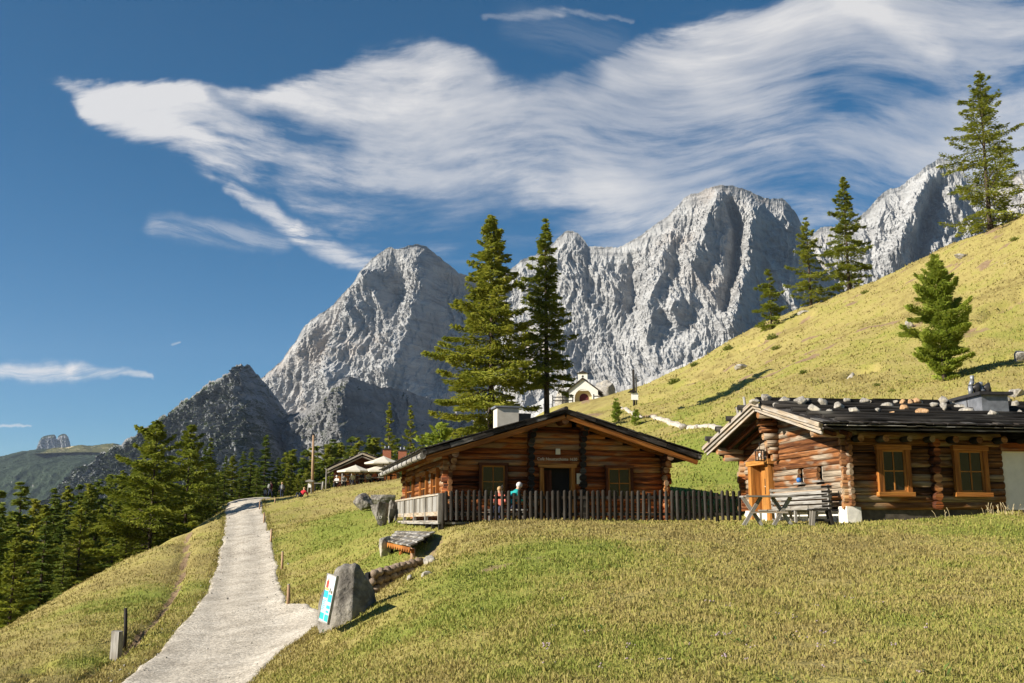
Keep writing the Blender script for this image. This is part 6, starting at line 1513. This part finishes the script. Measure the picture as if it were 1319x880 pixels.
EDG = [('pelvis', 'belly'), ('belly', 'chest'), ('chest', 'neck'), ('neck', 'head'), ('head', 'crown')] + [e for s in 'lr' for e in (('pelvis', 'hip' + s), ('hip' + s, 'knee' + s), ('knee' + s, 'ankle' + s), ('ankle' + s, 'toe' + s), ('chest', 'sho' + s), ('sho' + s, 'elb' + s), ('elb' + s, 'wri' + s), ('wri' + s, 'hand' + s))]
RAD = dict(pelvis=(.15, .12), belly=(.145, .11), chest=(.17, .12), neck=.055, head=(.085, .10), crown=(.06, .07))
for s_ in 'lr': RAD.update({'hip' + s_: .095, 'knee' + s_: .062, 'ankle' + s_: .043, 'toe' + s_: .035, 'sho' + s_: .068, 'elb' + s_: .045, 'wri' + s_: .032, 'hand' + s_: .038})
def person(label, loc, rz, J, top, leg, hair, scale=1., group=None, extra=None, sleeves=True):
    t = thing('person', label, 'person', loc, rz, group, scale)
    cl = {}
    for a, b in EDG: cl[(a, b)] = 1 if a[:3] in ('pel', 'hip', 'kne') and b[:3] != 'bel' else 0
    for s in 'lr': cl[('ankle' + s, 'toe' + s)] = 3; cl[('wri' + s, 'hand' + s)] = 2; cl[('elb' + s, 'wri' + s)] = 0 if sleeves else 2
    cl[('neck', 'head')] = cl[('head', 'crown')] = 2; cl[('pelvis', 'belly')] = 0
    me = body_mesh(J, EDG, RAD, cl)
    for k in (top, leg, 'skin', 'darkwood' if False else 'iron'): me.materials.append(M[k])
    o = bpy.data.objects.new('body', me); C.objects.link(o); adopt(o, t)
    h_ = np.array(J['head']); f = np.array((0, -1, 0.)) if 'face' not in J else np.array(J['face'])
    m = MB(); m.ball(h_ - f * .018 + (0, 0, .035), 1, 12, 8, (.098, .112, .105)); m.build('hair', M[hair], t)
    if extra: extra(t)
    return t
def stance(step=.12, lean=0., arm=.1):
    J = dict(pelvis=(0, 0, .93), belly=(0, -lean * .3, 1.12), chest=(0, -lean, 1.36), neck=(0, -lean * 1.2, 1.50), head=(0, -lean * 1.3 - .015, 1.62), crown=(0, -lean * 1.3, 1.70))
    for s, x, k in (('l', -1, 1), ('r', 1, -1)):
        J.update({'hip' + s: (x * .10, 0, .88), 'knee' + s: (x * .11, -step * k * .9 - .03, .48), 'ankle' + s: (x * .11, -step * k * 1.4 + .05, .08), 'toe' + s: (x * .13, -step * k * 1.4 - .12, .035),
                  'sho' + s: (x * .19, -lean, 1.40), 'elb' + s: (x * .25, -lean + arm * k, 1.12), 'wri' + s: (x * .24, -lean + arm * k * 1.4 - .1, .90), 'hand' + s: (x * .23, -lean + arm * k * 1.4 - .14, .82)})
    return J
def seat(lean=.05, reach=.30, twist=0.):
    J = dict(pelvis=(0, 0, .50), belly=(0, -.02 - lean * .4, .70), chest=(twist * .1, -.03 - lean, .93), neck=(twist * .15, -.04 - lean * 1.3, 1.07), head=(twist * .18, -.06 - lean * 1.5, 1.19), crown=(twist * .18, -.05 - lean * 1.5, 1.27))
    for s, x in (('l', -1), ('r', 1)):
        J.update({'hip' + s: (x * .10, -.05, .50), 'knee' + s: (x * .13, -.45, .52), 'ankle' + s: (x * .13, -.42, .09), 'toe' + s: (x * .14, -.58, .04), 'sho' + s: (x * .19, -.03 - lean, .97), 'elb' + s: (x * .25, -.10 - lean, .72), 'wri' + s: (x * .18, -.12 - lean - reach * .7, .70), 'hand' + s: (x * .15, -.14 - lean - reach * .9, .71)})
    return J
def pack(mat):
    def fn(t):
        m = MB(); m.ball((0, .20, 1.24), 1, 12, 8, (.17, .12, .26)); m.ball((0, .30, 1.15), 1, 10, 6, (.12, .06, .13)); m.build('backpack', M[mat], t)
    return fn
def feet(u, v): p = hit(u, v); return (p[0], p[1], gz(p[0], p[1]))
p = at(347.5, 647.3, 106); person('walker in a dark red jacket with a pale backpack on the road bend', (p[0], 106, gz(p[0], 106) + .02), R(150), stance(.14, .06), 'maroon', 'navy', 'hair_dark', 1.0, None, pack('greycloth'))
p = at(362.5, 648.2, 104); person('walker in black with a light-topped rucksack, right of the red-jacketed one', (p[0], 104, gz(p[0], 104) + .02), R(200), stance(.10, .04), 'navy', 'navy', 'hair_blond', 1.02, None, pack('greycloth'))
p = at(341, 648, 109); person('child-sized walker in grey just left of the red-jacketed walker', (p[0], 109, gz(p[0], 109) + .02), R(170), stance(.10, .03), 'greycloth', 'navy', 'hair_dark', .74)
# somebody in red resting on the bank
J = dict(pelvis=(0, 0, .13), belly=(0, .10, .30), chest=(0, .26, .48), neck=(0, .33, .60), head=(0, .35, .71), crown=(0, .37, .79))
for s, x in (('l', -1), ('r', 1)): J.update({'hip' + s: (x * .10, -.05, .13), 'knee' + s: (x * .13, -.42, .40), 'ankle' + s: (x * .13, -.62, .07), 'toe' + s: (x * .14, -.76, .05), 'sho' + s: (x * .19, .26, .52), 'elb' + s: (x * .27, .42, .30), 'wri' + s: (x * .24, .52, .10), 'hand' + s: (x * .24, .56, .04)})
p = hit(384, 645); person('person in a red jacket resting on the grass bank below the notice post', (p[0], p[1] + 1.2, gz(p[0], p[1] + 1.2)), R(-20), J, 'redcloth', 'navy', 'hair_blond', 1.0)
# two sitting behind the fence
SB = at(652, 640, 35.9)
t = thing('sitting_bench', 'plain bench behind the picket fence under the left front window', 'bench', (SB[0], 35.95, -.02)); m = MB(); m.box((0, 0, .43), (1.5, .36, .05)); m.build('seat', M['greywood'], t)
for x in (-.6, .6): m = MB(); m.box((x, 0, .2), (.07, .3, .41)); m.build('leg', M['greywood'], t)
person('person with white-grey hair in a teal jacket leaning forward behind the picket fence', (SB[0] + .06, 35.95, .0), R(130), seat(.26, .25, -.5), 'teal', 'navy', 'hair_grey', 1.06)
person('child with reddish-fair hair in a salmon top behind the picket fence', (SB[0] - .20, 35.90, .02), R(-20), seat(.04, .2), 'salmon', 'navy', 'hair_blond', .92)
# terrace guests
G = 'guests on the chalet terrace'
TT = [(438, 101.0), (470, 101.2), (486, 101.0)]
for i, (u, Y) in enumerate(TT):
    p = at(u, 624, Y); z = gz(p[0], Y); t = thing('terrace_table', ['grey table at the left end of the chalet terrace', 'grey table in the middle of the chalet terrace under the parasols', 'grey table at the right of the chalet terrace'][i], 'table', (p[0], Y, z)); m = MB(); m.box((0, 0, .74), (1.3, .7, .05)); m.build('tabletop', M['greywood'], t)
    for x in (-.5, .5): m = MB(); m.box((x, 0, .36), (.08, .6, .72)); m.build('leg', M['darkwood'], t)
GU = [(434.5, 101.7, 160, 'whitecloth', 'hair_grey', 'guest in white at the left terrace table'), (443, 101.6, 200, 'greycloth', 'hair_dark', 'guest in grey right of the left terrace table'), (454, 101.8, 180, 'whitecloth', 'hair_blond', 'guest in white under the left parasol'), (466, 101.9, 170, 'navy', 'hair_dark', 'guest in dark blue at the middle terrace table'), (474, 101.8, 200, 'whitecloth', 'hair_dark', 'guest in white at the middle terrace table'), (482.5, 101.7, 180, 'salmon', 'hair_blond', 'guest in a salmon shirt at the right terrace table'), (490, 101.7, 190, 'greycloth', 'hair_grey', 'guest in grey at the right terrace table')]
for u, Y, a_, top_, hr, lab in GU:
    p = at(u, 624, Y); person(lab, (p[0], Y, gz(p[0], Y)), R(a_ + 180), seat(.06, .3), top_, 'navy', hr, 1.05, G)
    m = MB(); m.box((0, 0, .40), (.5, .42, .06)); m.box((-.2, 0, .19), (.06, .4, .38)); m.box((.2, 0, .19), (.06, .4, .38)); o = m.build('terrace_stool', M['darkwood']); o.location = (p[0], Y + .02, gz(p[0], Y)); tag(o, 'dark stool under the ' + lab, 'stool', 'stools on the chalet terrace')
# dry stalks at the right hut
m = MB()
for k in range(46):
    u = random.uniform(1246, 1300) if k < 30 else random.uniform(1180, 1319); p = hit(u, 664 if u > 1240 else 668); g_ = gz(p[0], p[1]); hh = random.uniform(.15, .38); d_ = random.uniform(-.16, .16)
    m.tube([(p[0], p[1], g_ - .02), (p[0] + d_ * .4, p[1], g_ + hh * .6), (p[0] + d_, p[1], g_ + hh)], [.006, .005, .008], 4, cap=False)
M['stalk'] = plain('dry_stalk', (.55, .45, .26), .8, .2)
tag(m.build('dry_grass_stalks', M['stalk']), kind='stuff')
# little pale clover heads in the knoll
m = MB()
for k in range(34):
    u, v = random.uniform(690, 1200), random.uniform(772, 872); p = hit(u, v)
    for j in range(random.randint(2, 6)):
        x_, y_ = p[0] + random.gauss(0, .03), p[1] + random.gauss(0, .06); m.ball((x_, y_, gz(x_, y_) + random.uniform(.02, .045)), random.uniform(.008, .015), 6, 4, (1, 1, .7), None, .4, k, 2.)
tag(m.build('clover_flowers', plain('clover', (.30, .23, .25), .8, .2)), kind='stuff')
